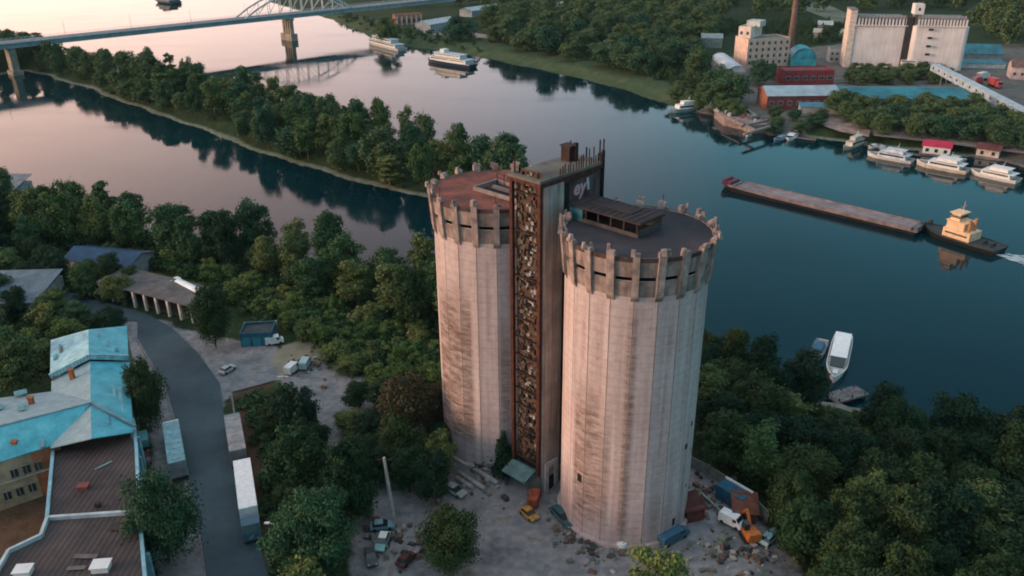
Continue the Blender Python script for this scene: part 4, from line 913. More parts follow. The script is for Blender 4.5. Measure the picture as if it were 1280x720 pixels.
windows_on(t, 0, w_, 15, 1, 8, 2.2, 3, 1.6, 1.6)
q = MB(); q.box(-w_/2-.06, 7.5, -.2, .14, 14.9, 6.3); q.add([(-w_/2-.14, 0, 6.1), (-w_/2-.14, 15, 6.1), (-w_/2-.14, 7.5, 8.7)], [(0, 2, 1)]); q.build('gable_end', BRK, t)
house('lean_to', 'low blue lean-to against the right half of the brick shed', 'shed', (1000, 142), (1050, 143), 5, 3, GRW, M('blue sheet roof', (.08, .22, .30), .6, .25, .3), 'shed', .8)
CREAM = M('cream plaster', (.72, .50, .40), .85, .15, .4, streak=.2)
t, w_ = house('cream_mill', 'cream four-storey mill with rows of small windows on the far bank', 'mill', (932, 86), (984, 83), 14, 14.5, CREAM, ROOFG)
windows_on(t, 0, w_, 14, 4, 7, 2.2, 3.3, 1.2, 1.5)
t, w_ = house('mill_tower', 'taller cream tower block at the left end of the mill', 'mill', (919, 82), (934, 83.5), 16, 20, M('pale cream plaster', (.74, .60, .52), .85, .15, .4), M('pale roof', (.50, .52, .5), .8))
windows_on(t, 0, w_, 16, 5, 2, 2.5, 3.5, 1.2, 1.5); q = MB(); q.box(2, 10, 20, w_*1.1, 8, 3); q.build('roof_house', M('pale grey panel', (.50, .52, .50), .8), t)
c = P(986, 74); t = thing('factory_chimney', 'tall brown brick chimney rising behind the cream mill', 'chimney', c); q = MB(); hh = 33
q.tube((0, 0, -.3), (0, 0, hh), 2.1, 1.35, 16); q.build('stack', M('brown brick stack', (.20, .12, .10), .9, .25, .6), t); q = MB(); q.tube((0, 0, hh-1), (0, 0, hh+.3), 1.6, 1.6, 16); q.build('rim', RUSTD, t)
house('domed_hall', 'bright turquoise round-roofed hall right of the mill', 'hall', (988, 84), (1019, 84.5), 13, 4, M('turquoise panel', (.05, .34, .42), .5, .3, .3), M('turquoise dome sheet', (.04, .30, .40), .45, .35, .3), 'barrel', 6)
t, w_ = house('red_warehouse', 'dark red warehouse between the turquoise hall and the brick shed', 'warehouse', (979, 107), (1041, 106), 12, 6.5, M('crimson panel', (.22, .04, .05), .8, .2, .4), M('red roof', (.20, .055, .06), .8, .3, .4))
windows_on(t, 0, w_, 12, 1, 6, 2.6, 3, 2.2, 1.6)
t, w_ = house('small_office', 'small white two-storey house left of the white elevator', 'house', (1036, 78), (1060, 78.5), 9, 6.5, M('white house wall', (.52, .50, .50), .85), ROOFG); windows_on(t, 0, w_, 9, 2, 4, 1.2, 2.9, 1.1, 1.3)
house('barrel_shed', 'long white curved-roof shed slanting below the cream mill', 'shed', (913, 101), (928, 97), 40, 3.5, GRW, M('white curved sheet', (.50, .57, .62), .6, .2, .25), 'barrel', 3.2, rz=math.atan2((P(880, 66)-P(920, 99)).y, (P(880, 66)-P(920, 99)).x)-math.pi/2, w=9)
house('grey_house', 'small grey-green house above the end of the curved white shed', 'house', (876, 60), (902, 60.5), 10, 6, M('grey green plaster', (.20, .27, .26), .85), M('grey green roof', (.24, .32, .32), .8), 'gable', 2)
house('teal_shed', 'teal gable-roofed shed right of the white elevator', 'shed', (1202, 76), (1252, 77), 16, 4, GRW, M('teal sheet roof', (.05, .22, .25), .6, .3, .2), 'gable', 4)
house('teal_annex', 'long low shed with a white front right of the white elevator', 'shed', (1200, 85), (1256, 86), 8, 2.6, M('white shed wall', (.55, .60, .62), .7), M('dusty teal roof', (.08, .22, .25), .7), 'shed', .8)
t, w_ = house('pink_house', 'pinkish white house at the right edge behind the yard', 'house', (1262, 99), (1300, 101), 12, 6, M('pinkish plaster', (.55, .44, .42), .85), M('brown roof', (.16, .10, .09), .9), 'gable', 3); windows_on(t, 0, w_, 12, 1, 4, 2, 3, 1.2, 1.4)
for i, (a, b_, cc, nm) in enumerate([((1217, 100), (1232, 96), (.48, .06, .07), 'red box lorry in the yard right of the elevator, left of two'), ((1238, 99), (1254, 104), (.55, .09, .09), 'red box lorry in the yard right of the elevator, right of two'), ((1224, 94), (1238, 91), (.62, .62, .62), 'white box lorry behind the two red ones')]):
    lorry(a, b_, nm, paint('cab '+str(i), cc), paint('box '+str(i), cc), pz=3, L=5.5, name='box_lorry')
for i, (a, cc, dsc) in enumerate([((1190, 106), (.25, .25, .27), 'dark grey'), ((1222, 118), (.45, .46, .46), 'silver'), ((1240, 122), (.07, .09, .12), 'navy'), ((1262, 132), (.5, .5, .5), 'whitish'), ((1148, 162), (.6, .6, .6), 'white')]):
    car(a, (a[0]+9, a[1]+2), dsc+' car parked on the far bank '+('near the conveyor gallery' if i < 4 else 'by the promenade'), paint('far car '+dsc, cc), L=4.4)
for i, (a, b_, d_, h_, cc, nm) in enumerate([((668, 16), (724, 14), 12, 5, (.55, .58, .60), 'long white roof among the trees at the top edge, above the far wood'),
        ((1022, 38), (1040, 38.5), 8, 4, (.42, .46, .46), 'small pale roof behind the chimney, upper of two'), ((1016, 47), (1026, 47.5), 6, 3.5, (.40, .38, .34), 'small pale roof behind the chimney, lower of two'),
        ((538, 42), (572, 36), 14, 6, (.50, .54, .56), 'pale sloping roof beside the bridge end'), ((590, 22), (628, 17), 14, 5, (.46, .52, .54), 'long pale roof right of the bridge end'), ((1053, 49), (1062, 49), 7, 4, (.35, .37, .36), 'small grey roof just left of the elevator top')]):
    house('distant_house', nm, 'building', a, b_, d_, h_, M('far wall '+str(i), tuple(x*.7 for x in cc), .9), M('far roof '+str(i), cc, .7), 'gable', 2)
t, w_ = house('bridge_pavilion', 'orange and white pillared pavilion at the far end of the bridge', 'building', (495, 32), (528, 30), 8, 7, M('orange plaster', (.50, .20, .11), .85), M('salmon roof', (.36, .20, .17), .8))
for k in range(6):
    q = MB(); q.box(-w_/2+1+k*(w_-2)/5, -.35, 0, .9, .6, 6.6); q.build('pillar', M('white pillar', (.65, .60, .55), .8), t)
windows_on(t, 0, w_, 8, 1, 5, 1.5, 3, 1.6, 3)
# embankment and meadow roads on the far bank
sheet('path', [P(*p, 0) for p in [(540, 44), (570, 44), (640, 52), (668, 52), (668, 49), (640, 48), (575, 39), (545, 39)]], .16, M('pale dust', (.30, .26, .22), .95))
sheet('field_track', [P(*p, 0) for p in [(998, 2), (1030, 4), (1066, 20), (1066, 30), (1040, 26), (1004, 12)]], .16, M('pale field', (.17, .19, .13), .95, .3, .05))
sheet('promenade', [P(*p, 0) for p in [(1092, 163), (1190, 174), (1290, 188), (1290, 194), (1190, 181), (1092, 170)]], .18, M('promenade paving', (.24, .20, .18), .95, .3, .3))

sheet('gravel_spit', [P(*p, 0) for p in [(1026, 147), (1050, 148), (1088, 163), (1086, 172), (1050, 165), (1024, 156)]], .19, M('pinkish gravel', (.34, .25, .21), .95, .35, .3))
# ------------------------------------------------------------------ boats
HULLD = paint('black hull paint', (.02, .022, .025)); CRM = M('cream superstructure', (.85, .55, .33), .6, .15, 1.); NAVY = paint('navy hull', (.03, .05, .09)); WH2 = M('boat white', (.70, .70, .68), .5, .1, 1., bmp=0); DECK = M('boat deck', (.30, .27, .24), .8, .25, 1.5)
def hull_mesh(L, B, fb, sheer=.5, bowf=.35, stern=.85, draft=.6):
    n = 15; b = MB(); rows = []
    for i in range(n):
        u = i/(n-1); x = -L/2+L*u
        wd = B/2*(stern+(1-stern)*min(1, u/.2)) if u < .2 else (B/2 if u < 1-bowf else B/2*max(.03, 1-((u-(1-bowf))/bowf)**2.0))
        z = fb+sheer*max(0, (u-.5)/.5)**2
        rows.append([(x*.96, -wd*.72, -draft), (x, -wd, z), (x, wd, z), (x*.96, wd*.72, -draft)])
    k = 0; vs = [p for r in rows for p in r]; fs = []
    for i in range(n-1):
        a = 4*i; c = 4*(i+1); fs += [(a, c, c+1, a+1), (a+2, c+2, c+3, a+3)]
    fs.append((0, 1, 2, 3)); a = 4*(n-1); fs.append((a+3, a+2, a+1, a))
    b.add(vs, fs)
    d = MB(); d.add([(r[1][0], r[1][1]*.94, r[1][2]-.12) for r in rows]+[(r[2][0], r[2][1]*.94, r[2][2]-.12) for r in rows], [(i, i+1, n+i+1, n+i) for i in range(n-1)])
    e = MB()
    for i in range(n-1):
        e.bar(rows[i][1], rows[i+1][1], .12, .22); e.bar(rows[i][2], rows[i+1][2], .12, .22)
    return b, d, e
def boat(bow, stern, B, label, kind, hullm, cabm=WH2, cat='boat', name='motor_boat', fb=.9, z=WZ, deckm=None, group=None):
    a, c = P(*bow, z), P(*stern, z); d = a-c; L = d.length; ctr = (a+c)/2; rz = math.atan2(d.y, d.x)
    t = thing(name, label, cat, Vector((ctr.x, ctr.y, z)), rz, group)
    h, dk, e = hull_mesh(L, B, fb, .5 if kind != 'barge' else .8, .35 if kind != 'barge' else .07, .85 if kind != 'barge' else 1.)
    h.build('hull', hullm, t); dk.build('deck', deckm or DECK, t)
    if kind != 'barge': e.build('gunwale', cabm if kind != 'tug' else hullm, t)
    if kind == 'yacht':
        q = MB(); q.box(-.06*L, 0, fb-.1, L*.62, B*.78, 1.5, taper=.93); q.box(-.10*L, 0, fb+1.75, L*.40, B*.62, 1.1, taper=.88); q.build('cabin', cabm, t)
        q = MB()
        for s in (-1, 1): q.box(-.06*L, s*B*.375, fb+.6, L*.52, .1, .55)
        q.box(.215*L, 0, fb+.55, .3, B*.66, .7); q.build('windows', GLASS, t)
        q = MB(); q.box(-.10*L, 0, fb+1.4, L*.66, B*.84, .14); q.box(-.12*L, 0, fb+2.85, L*.42, B*.64, .12); q.build('cabin_roof', cabm, t)
        q = MB(); q.tube((-.12*L, 0, fb+2.8), (-.16*L, 0, fb+5.2), .08, .04, 6); q.bar((-.14*L, -.8, fb+4), (-.14*L, .8, fb+4), .08); q.build('mast', WH2, t)
    elif kind == 'ship':
        for k, (lo, wo) in enumerate(((.78, .82), (.55, .66))):
            q = MB(); q.box(-.03*L+.02*L*k, 0, fb-.05+k*2.3, L*lo, B*wo, 2.0); q.build('deckhouse', cabm, t)
            q = MB()
            for s in (-1, 1): q.box(-.03*L+.02*L*k, s*B*wo/2, fb+.8+k*2.3, L*lo*.92, .08, .7)
            q.build('windows', GLASS, t)
            q = MB(); q.box(-.03*L+.02*L*k, 0, fb+1.95+k*2.3, L*(lo+.05), B*(wo+.08), .15); q.build('deck_roof', M('pale blue deck', (.38, .48, .55), .6, .15, .5), t)
        q = MB(); q.tube((.1*L, 0, fb+4.2), (.1*L, 0, fb+7), .12, .05, 6); q.build('mast', WH2, t); q = MB(); q.box(.12*L, 0, fb+4.3, L*.09, B*.45, 1.9); q.build('wheelhouse', cabm, t)
    elif kind == 'tug':
        q = MB(); q.box(0, 0, fb-.1, L*.34, B*.7, 2.3); q.box(.04*L, 0, fb+2.2, L*.22, B*.58, 2.1); q.build('superstructure', cabm, t)
        q = MB(); q.box(.07*L, 0, fb+4.35, L*.12, B*.46, 2.0, taper=.9); q.build('wheelhouse', cabm, t)
        q = MB(); q.box(.07*L, 0, fb+5.1, L*.125, B*.47, .7); q.build('windscreen', GLASS, t)
        for s in (-1, 1): q = MB(); q.box(0, s*B*.35, fb+.9, L*.28, .08, .5); q.build('side_window', GLASS, t)
        q = MB(); q.box(.07*L, 0, fb+6.35, L*.15, B*.55, .15); q.box(.04*L, 0, fb+4.27, L*.25, B*.64, .1); q.build('deck_roof', cabm, t)
        for s in (-1, 1): q = MB(); q.tube((-.11*L, s*B*.16, fb+2.2), (-.11*L, s*B*.16, fb+5.4), .45, .4, 10); q.build('funnel', M('funnel orange', (.5, .22, .10), .6), t)
        q = MB(); q.tube((.04*L, 0, fb+6.4), (.04*L, 0, fb+9.6), .1, .05, 6); q.bar((.04*L, -1.2, fb+8.2), (.04*L, 1.2, fb+8.2), .08); q.build('mast', CRM, t)
        for x in (-.30, -.4): q = MB(); q.tube((x*L, -.7, fb), (x*L, -.7, fb+.9), .3, n=8); q.tube((x*L, .7, fb), (x*L, .7, fb+.9), .3, n=8); q.bar((x*L, -.9, fb+.6), (x*L, .9, fb+.6), .25); q.build('bollard', HULLD, t)
        for s in (-1, 1): q = MB(); q.box(L*.46, s*B*.2, -.2, 1.0, .9, fb+1.6); q.build('push_knee', HULLD, t)
    elif kind == 'barge':
        q = MB()
        for s in (-1, 1): q.box(-.03*L, s*B*.40, fb-.2, L*.88, .35, 1.0)
        q.box(.41*L, 0, fb-.2, .35, B*.80, 1.0); q.box(-.47*L, 0, fb-.2, .35, B*.80, 1.0); q.build('coaming', M('dusty hatch coaming', (.24, .19, .19), .85, .3, .5), t)
        q = MB(); q.box(-.03*L, 0, fb-.15, L*.875, B*.77, .55); 
        q.build('cargo', M('grey brown cargo', (.25, .215, .22), .95, .35, .25, col2=(.15, .13, .14)), t)
        q = MB(); q.box(-.03*L, B*.13, fb+.42, L*.86, .2, .12); q.build('walkway', M('pale walkway', (.34, .29, .28), .9), t)
        q = MB(); q.box(.455*L, 0, fb+.1, L*.05, B*.6, 1.3); q.box(.47*L, 0, fb+1.4, 1, B*.5, .5); q.build('winch_house', M('maroon paint', (.16, .035, .06), .7), t)
        q = MB(); q.box(-.487*L, 0, fb-.1, L*.02, B*.7, 1.1); q.build('stern_house', M('stern grey', (.12, .13, .14), .8), t)
    elif kind == 'launch':
        q = MB(); q.box(-.13*L, 0, fb-.1, L*.52, B*.74, 1.3, taper=.94); q.build('cabin', cabm, t)
        q = MB(); q.box(-.14*L, 0, fb+1.2, L*.56, B*.80, .12); q.build('cabin_roof', cabm, t)
        q = MB(); q.slab([(.135*L, -B*.36, fb+1.15), (.25*L, -B*.32, fb+.1), (.25*L, B*.32, fb+.1), (.135*L, B*.36, fb+1.15)][::-1], -.1)
        q.build('windscreen', GLASS, t)
        for s in (-1, 1): q = MB(); q.box(-.13*L, s*B*.36, fb+.4, L*.44, .1, .5); q.build('side_window', GLASS, t)
        q = MB(); q.box(-.42*L, 0, fb, L*.07, B*.5, .5); q.box(.38*L, 0, fb+.25, L*.08, B*.25, .3); q.build('seat', WH2, t)
    elif kind == 'small':
        q = MB(); q.box(-.05*L, 0, fb-.15, L*.42, B*.66, .9, taper=.85); q.build('cabin', cabm, t)
        q = MB(); q.box(.17*L, 0, fb+.1, .12, B*.55, .5); q.build('windscreen', GLASS, t)
    return t
boat((903, 232), (1152, 291), 8.6, 'long grey brown cargo barge with a dark red bow, pushed along mid river', 'barge', M('barge hull', (.045, .032, .035), .7, .3, .5), cat='barge', name='cargo_barge', fb=1.15)
boat((1153, 287), (1250, 318), 8.0, 'black pusher tug with an orange cream wheelhouse behind the cargo barge', 'tug', HULLD, CRM, 'tugboat', 'pusher_tug', fb=1.5, deckm=M('tug deck', (.05, .055, .055), .8))
boat((1041, 480), (1054, 424), 3.9, 'white cabin launch moored beside the near right wood', 'launch', WHITE, WHITE, name='cabin_launch', fb=1.0, deckm=M('launch deck', (.45, .42, .38), .7))
boat((1017, 453), (1028, 427), 2.8, 'small boat with a blue canopy left of the white cabin launch', 'small', WH2, M('blue canopy', (.04, .14, .25), .8), fb=.6)
boat((535, 76), (592, 85), 8.5, 'white passenger ship with a dark hull moored at the far bank, right of two', 'ship', NAVY, WH2, 'ship', 'river_ship', fb=2.0)
boat((461, 53), (503, 64), 8, 'white passenger ship moored near the bridge end, left of two', 'ship', WH2, WH2, 'ship', 'river_ship', fb=1.6)
boat((836, 141), (874, 137), 5, 'small white ship moored by the far bank left of the wooden pier', 'yacht', M('pale teal hull', (.30, .45, .46), .5), WH2, 'ship', 'river_ship', fb=1.5)
boat((1084, 194), (1141, 204), 5.2, 'long white yacht with a dark hull line, leftmost of the three big yachts', 'yacht', WH2, M('bluish white', (.60, .66, .74), .5), 'yacht', 'yacht', fb=1.0, group='yachts at the marina')
boat((1145, 205), (1210, 217), 6.2, 'cream white yacht below the red-roofed boathouse, middle of the three big yachts', 'yacht', M('cream hull', (.75, .66, .56), .5), WH2, 'yacht', 'yacht', fb=1.2, group='yachts at the marina')
boat((1213, 216), (1273, 229), 6.0, 'white yacht with a stepped cabin, rightmost of the three big yachts', 'yacht', WH2, WH2, 'yacht', 'yacht', fb=1.1, group='yachts at the marina')
boat((1054, 188), (1078, 179), 3.6, 'beige cabin boat at the left end of the marina', 'yacht', M('beige hull', (.50, .46, .38), .6), M('beige cabin', (.52, .50, .42), .6), fb=.9)
for i, (a, c, col_, dsc) in enumerate([((1085, 186), (1098, 184), (.6, .62, .6), 'small white boat behind the bow of the leftmost yacht'), ((968, 178), (984, 171), (.10, .22, .32), 'blue covered motor boat at the bushy shore'), ((985, 177), (992, 168), (.7, .7, .7), 'bright white boat right of the blue covered one'),
        ((992, 170), (998, 164), (.45, .5, .5), 'pale grey boat behind the bright white one'), ((1003, 168), (1014, 164), (.62, .62, .58), 'off-white boat at the right end of the bushy shore'), ((961, 165), (966, 160), (.5, .52, .5), 'tiny pale dinghy nearest the pontoon tangle'),
        ((1183, 196), (1206, 202), (.25, .34, .36), 'grey green boat behind the middle yacht'), ((1100, 184), (1106, 190), (.30, .36, .38), 'grey dinghy behind the leftmost yacht'), ((934, 171), (938, 167), (.7, .7, .7), 'tiny white dinghy off the wooden pier')]):
    boat(a, c, max(2.2, (P(*a, WZ)-P(*c, WZ)).length*.33), dsc, 'small', paint('small hull '+str(i), col_), paint('small cabin '+str(i), tuple(min(.8, x*1.15) for x in col_)), fb=.7)
boat((198, 2), (221, 5), 14, 'dark ship on the pink river beyond the bridge at the top edge', 'ship', NAVY, M('dim ship grey', (.10, .14, .15), .7), 'ship', 'river_ship', fb=1.6)
boat((870, 142), (896, 146), 4, 'dark old hulk moored between the small ship and the wooden pier', 'yacht', HULLD, M('hulk grey', (.12, .11, .11), .8), fb=1.1)
# wake
m, nt, b = newmat('wake foam'); n1 = noise(nt, .9, 5); b.inputs['Base Color'].default_value = (.42, .48, .48, 1); b.inputs['Roughness'].default_value = .6
q = MB(); a, c = P(1251, 319, WZ), P(1330, 336, WZ); rd = random.Random(4)
dd = (c-a).normalized(); nn = Vector((-dd.y, dd.x, 0)); Lw = (c-a).length
for i in range(170):
    u = rd.random()**.8; p = a+dd*Lw*u+nn*(rd.gauss(0, .6+1.2*u) if i < 110 else rd.choice([-1, 1])*(.8+5*u)+rd.gauss(0, .4)); r1 = rd.uniform(.25, .8)*(1-.4*u)
    ang = math.atan2(dd.y, dd.x); k = len(q.v); vs = []
    for j in range(7):
        t_ = 2*math.pi*j/7; x_, y_ = math.cos(t_)*r1*2.2, math.sin(t_)*r1*.6*rd.uniform(.7, 1.3); vs.append((p.x+x_*math.cos(ang)-y_*math.sin(ang), p.y+x_*math.sin(ang)+y_*math.cos(ang), WZ+.02+i*.0006))
    q.add(vs, [tuple(range(7))])
tag(q.build('wake_foam', m), kind='stuff')
# floating houses and docks
def pontoon(name, label, cat, pl, pr, d, h, wall, roof, z=WZ, kind='gable', rise=1.4):
    c, rz, w = front(pl, pr, z); t = thing(name, label, cat, Vector((c.x, c.y, z)), rz)
    q = MB(); q.box(0, d/2, -.3, w+2, d+2, .9); q.build('pontoon', M('pontoon timber', (.20, .17, .15), .9), t)
    q = MB(); q.box(0, d/2, .6, w, d, h); q.build('wall', wall, t)
    q = MB(); q.slab([(-w/2-.5, -.5, h+.6), (w/2+.5, -.5, h+.6), (w/2+.5, d/2, h+.6+rise), (-w/2-.5, d/2, h+.6+rise)], .15); q.slab([(-w/2-.5, d/2+.002, h+.597+rise), (w/2+.5, d/2+.002, h+.597+rise), (w/2+.5, d+.5, h+.6), (-w/2-.5, d+.5, h+.6)], .15); q.build('roof', roof, t)
    n_ = max(2, int(w/2.6))
    for i in range(n_):
        q = MB(); q.box(-w/2+w*(i+.5)/n_, -.03, 1.3, 1.1, .1, 1.2); q.build('window', GLASS, t)
    return t
pontoon('floating_house', 'boathouse with a bright red roof and white walls behind the middle yacht', 'boathouse', (1152, 193), (1186, 197), 7, 2.8, WH2, M('crimson roof', (.48, .02, .07), .6, .2, .4))
pontoon('floating_house', 'white boathouse with a dark brown roof between the middle and right yachts', 'boathouse', (1219, 196), (1247, 200), 6, 2.6, M('pinkish white', (.62, .52, .48), .7), M('brown roof 2', (.14, .05, .05), .8))
for i, (a, c, nm) in enumerate([((1200, 190), (1216, 197), 'narrow grey dock behind the middle yacht'), ((1250, 200), (1290, 212), 'dark dock beside the rightmost yacht'), ((1080, 182), (1150, 196), 'long dark dock behind the leftmost yacht'), ((985, 172), (1020, 176), 'low timber dock at the bushy shore')]):
    a_, c_ = P(*a, WZ), P(*c, WZ); t = thing('dock', nm, 'dock', (a_+c_)/2); q = MB(); q.bar(a_-t.location+Vector((0, 0, .4)), c_-t.location+Vector((0, 0, .4)), 2.4, .35); q.build('planking', M('dock planks', (.15, .13, .12), .9, .3, 1.), t)
    for u in (.1, .5, .9):
        pp = (a_-t.location)+(c_-a_)*u; q = MB(); q.tube(pp+Vector((0, .9, -1.5)), pp+Vector((0, .9, 1.4)), .16, n=7); q.build('pile', M('dark pile', (.07, .06, .05), .9), t)
# wooden pier area
t = thing('wooden_pier', 'pinkish timber pier covered with clutter in front of the brick shed', 'pier', P(918, 155, 0))
poly = [P(*p, 0) for p in [(893, 138), (905, 130), (948, 148), (960, 156), (940, 158), (925, 152), (905, 148)]]
q = MB(); q.prism([(p.x, p.y) for p in poly], -3.6, .3); q.build('deck', M('pink grey planks', (.33, .25, .23), .9, .35, .8), t, world=True)
rd = random.Random(5)
for i in range(14):
    p = P(rd.uniform(902, 948), 0, 0) if False else poly[0].lerp(poly[3], rd.uniform(.1, .95))+Vector((rd.uniform(-3, 3), rd.uniform(-3, 3), 0))
    c_ = rd.choice([(.35, .05, .06), (.5, .48, .45), (.12, .12, .12), (.4, .3, .25), (.2, .25, .25)])
    t2 = thing('crate', 'small box among the clutter on the pinkish timber pier', 'crate', Vector((p.x, p.y, .3)), rd.random()*3, 'boxes on the timber pier')
    q = MB(); q.box(0, 0, 0, rd.uniform(1, 2.6), rd.uniform(.8, 1.6), rd.uniform(.6, 1.4)); q.box(0, 0, 1.0, .8, .6, .3); q.build('box', M('crate '+str(c_), c_, .8), t2)
for a, c, nm in [((902, 113), (946, 146), 'long pale inclined beam along the wooden pier'), ((905, 145), (945, 163), 'timber boom in front of the wooden pier'), ((925, 158), (960, 150), 'second timber boom in front of the wooden pier'), ((930, 168), (962, 158), 'dark timber boom nearest the open river')]:
    a_, c_ = P(*a, .7), P(*c, .7); t = thing('timber_boom', nm, 'boom', (a_+c_)/2); q = MB(); q.bar(a_-t.location, c_-t.location, 1.2, .7); q.build('beam', M('weathered boom', (.28, .23, .20), .9, .3, .8), t)
# landing stage on the near right bank
a, c = P(1038, 498, WZ+1), P(1078, 487, WZ+1); d = (c-a); rz = math.atan2(d.y, d.x)
t = thing('landing_stage', 'weathered grey timber landing stage behind the white cabin launch', 'landing stage', Vector(((a.x+c.x)/2, (a.y+c.y)/2, WZ)), rz)
q = MB(); q.box(0, 0, .7, d.length, 3.4, .3); 
for i in range(7): q.box(0, -1.5+i*.5, 1.0, d.length*.98, .34, .06)
q.build('decking', M('grey boards', (.24, .21, .20), .9, .35, 1.2, col2=(.10, .09, .09)), t)
for x in (-.4, 0, .4):
    for s in (-1, 1): q = MB(); q.tube((x*d.length, s*1.4, -2), (x*d.length, s*1.4, 1.5), .15, n=7); q.build('pile', M('dark pile', (.07, .06, .05), .9), t)
sheet('path', [P(*p, -1.2) for p in [(1020, 508), (1050, 511), (1074, 521), (1072, 525), (1046, 516), (1020, 513)]], -.1, M('pale path', (.24, .20, .16), .95))
# ------------------------------------------------------------------ buildings at the near left
TQ2 = M('turquoise sheet', (.12, .50, .58), .6, .2, .5, ribs=('X', 1.0), streak=.2, col2=(.07, .36, .43)); TQG = M('sky greyed sheet', (.25, .36, .40), .7, .25, .7, streak=.2, ribs=('X', 1.3), col2=(.22, .32, .35))  # greyed copy holds pink sky light on the slopes turned away
TQW = M('pale turquoise sheet', (.34, .60, .66), .6, .25, .7, ribs=('Y', 1.3)); YB = M('yellow ochre plaster', (.38, .27, .18), .9, .3, .5); BR2 = M('orange red brick', (.34, .11, .05), .9, .3, .8)
EZ, RG = 8.0, 10.2
t = thing('turquoise_hall', 'old building with patched turquoise metal roofs and an ochre facade', 'building', P(90, 540))
g1 = [P(65, 431, EZ), P(160, 413, EZ), P(166, 540, EZ), P(63, 560, EZ)]; ra, rb_ = P(112, 418, RG), P(114, 548, RG)
zh = Vector((0, 0, 1.0))
mid_l, mid_r, mid_t = g1[0].lerp(g1[3], .40), g1[1].lerp(g1[2], .36), ra.lerp(rb_, .30)
q = MB(); q.slab([mid_l+zh, mid_t+zh, ra+zh, g1[0]+zh], .15); q.build('roof_slope', TQW, t, world=True)
q = MB(); q.slab([mid_t+zh, mid_r+zh, g1[1]+zh, ra+zh], .15); q.build('roof_slope', TQ2, t, world=True)
q = MB(); q.slab([g1[3], rb_, mid_t, mid_l], .15); q.build('roof_slope', TQG, t, world=True)
q = MB(); q.slab([rb_, g1[2], mid_r, mid_t], .15); q.build('roof_slope', TQ2, t, world=True)
q = MB(); up = Vector((0, 0, .9)); q.bar(mid_l+up, mid_t+up, .35, .9); q.bar(mid_t+up, mid_r+up, .35, .9); q.build('fire_wall', TQW, t, world=True)
q = MB(); q.strip([g1[0]+Vector((.3, -.3, 0)), g1[1]+Vector((-.3, -.3, 0)), mid_r+Vector((-.3, 0, 0)), mid_l+Vector((.3, 0, 0))], -.3, EZ+.9, .3, closed=True); q.strip([mid_r+Vector((-.3, 0, 0)), g1[2]+Vector((-.3, 0, 0))], -.3, EZ-.2, .3); q.build('wall', M('grimy plaster', (.22, .18, .16), .9), t, world=True)
wa, wb_, wc, wd_ = P(-60, 505, EZ), P(66, 489, EZ), P(114, 503, RG+.3), P(-60, 548, RG+.3); we, wf = P(-60, 596, EZ), P(72, 554, EZ)
q = MB(); q.slab([wd_, wc, wb_, wa], .15); q.build('roof_slope', TQG, t, world=True)
q = MB(); q.slab([we, wf, wc, wd_], .15); q.build('roof_slope', TQ2, t, world=True)
q = MB(); q.bar(wd_, wc, .4, .3); q.bar(P(52, 522, 9.6), P(54, 560, EZ+.1), .5, .5); q.bar(wc, g1[2]+Vector((0, 1.2, .2)), .35, .3); q.build('ridge_cap', M('dull ridge metal', (.20, .30, .33), .6), t, world=True)
f0, f1 = Vector((we.x, we.y+.4, 0)), Vector((wf.x, wf.y+.4, 0)); dv = f1-f0; fl = dv.length; frz = math.atan2(dv.y, dv.x)
fa = thing('facade', None, None); del_ = fa; bpy.data.objects.remove(fa)
q = MB(); q.strip([f0, f1], -.3, EZ-.2, .4); q.build('facade', YB, t, world=True)
q = MB(); k0 = f0+dv*.72-Vector((0, .25, 0)); k1 = f0+dv*.99-Vector((0, .25, 0)); q.strip([k0, k1], -.2, EZ-.3, .3); q.build('brick_pier', BR2, t, world=True)
for r in range(2):
    for k in range(8):
        if (k+r*3) % 4 == 2: continue
        pc = f0+dv*(.05+k*.12)+Vector((0, -.30 if k < 6 else -.46, 0)); q = MB()
        q.box(pc.x, pc.y, 1.4+r*3.3, .95, .16, 1.3, frz, mi=0); q.box(pc.x, pc.y-.06, 1.2+r*3.3, 1.25, .2, .14, frz, mi=1); q.box(pc.x, pc.y-.06, 2.75+r*3.3, 1.25, .16, .12, frz, mi=1); q.box(pc.x, pc.y-.09, 1.4+r*3.3, .09, .08, 1.3, frz, mi=1)
        q.build('window', [GLASS, M('grey window frame', (.30, .26, .22), .8)], t, world=True)
q = MB(); q.bar(f0+Vector((0, -.5, 4.3)), f1+Vector((0, -.5, 4.3)), .25, .2); q.build('string_course', M('pale trim', (.45, .38, .30), .8), t, world=True)
# long dark roofed building
RZ_ = 6.5
pts = [(70, 536), (167, 527), (171, 560), (175, 642), (182, 725), (190, 830), (-60, 830), (-20, 745), (12, 691), (52, 672), (60, 650)]
pw = [P(*p, RZ_) for p in pts]
t = thing('workshop_building', 'long flat brown-roofed building edged with a pale blue parapet', 'building', P(120, 660))
BRF = M('brown bitumen roof', (.085, .062, .058), .9, .35, .22, ribs=('X', .42), col2=(.045, .038, .040)); PBL = M('pale blue render', (.28, .52, .60), .7, .25, .6, streak=.25)
blk = [[0, 1, 2, 3, 10], [10, 3, 4, 5, 6, 7, 8, 9]]
q = MB(); q.prism([(pw[i].x, pw[i].y) for i in (0, 1, 2, 3, 4, 5, 6, 7, 8, 9, 10)], -.3, RZ_-.1); q.build('wall', PBL, t, world=True)
for i, b_ in enumerate(blk):
    q = MB(); q.prism([(pw[j].x, pw[j].y) for j in b_], RZ_-.09, RZ_+(.03 if i else .25)); q.build('roof', BRF, t, world=True)
q = MB(); q.strip([pw[j] for j in (10, 0, 1, 2, 3, 4, 5)], RZ_-.2, RZ_+.65, .45); q.build('parapet', PBL, t, world=True)
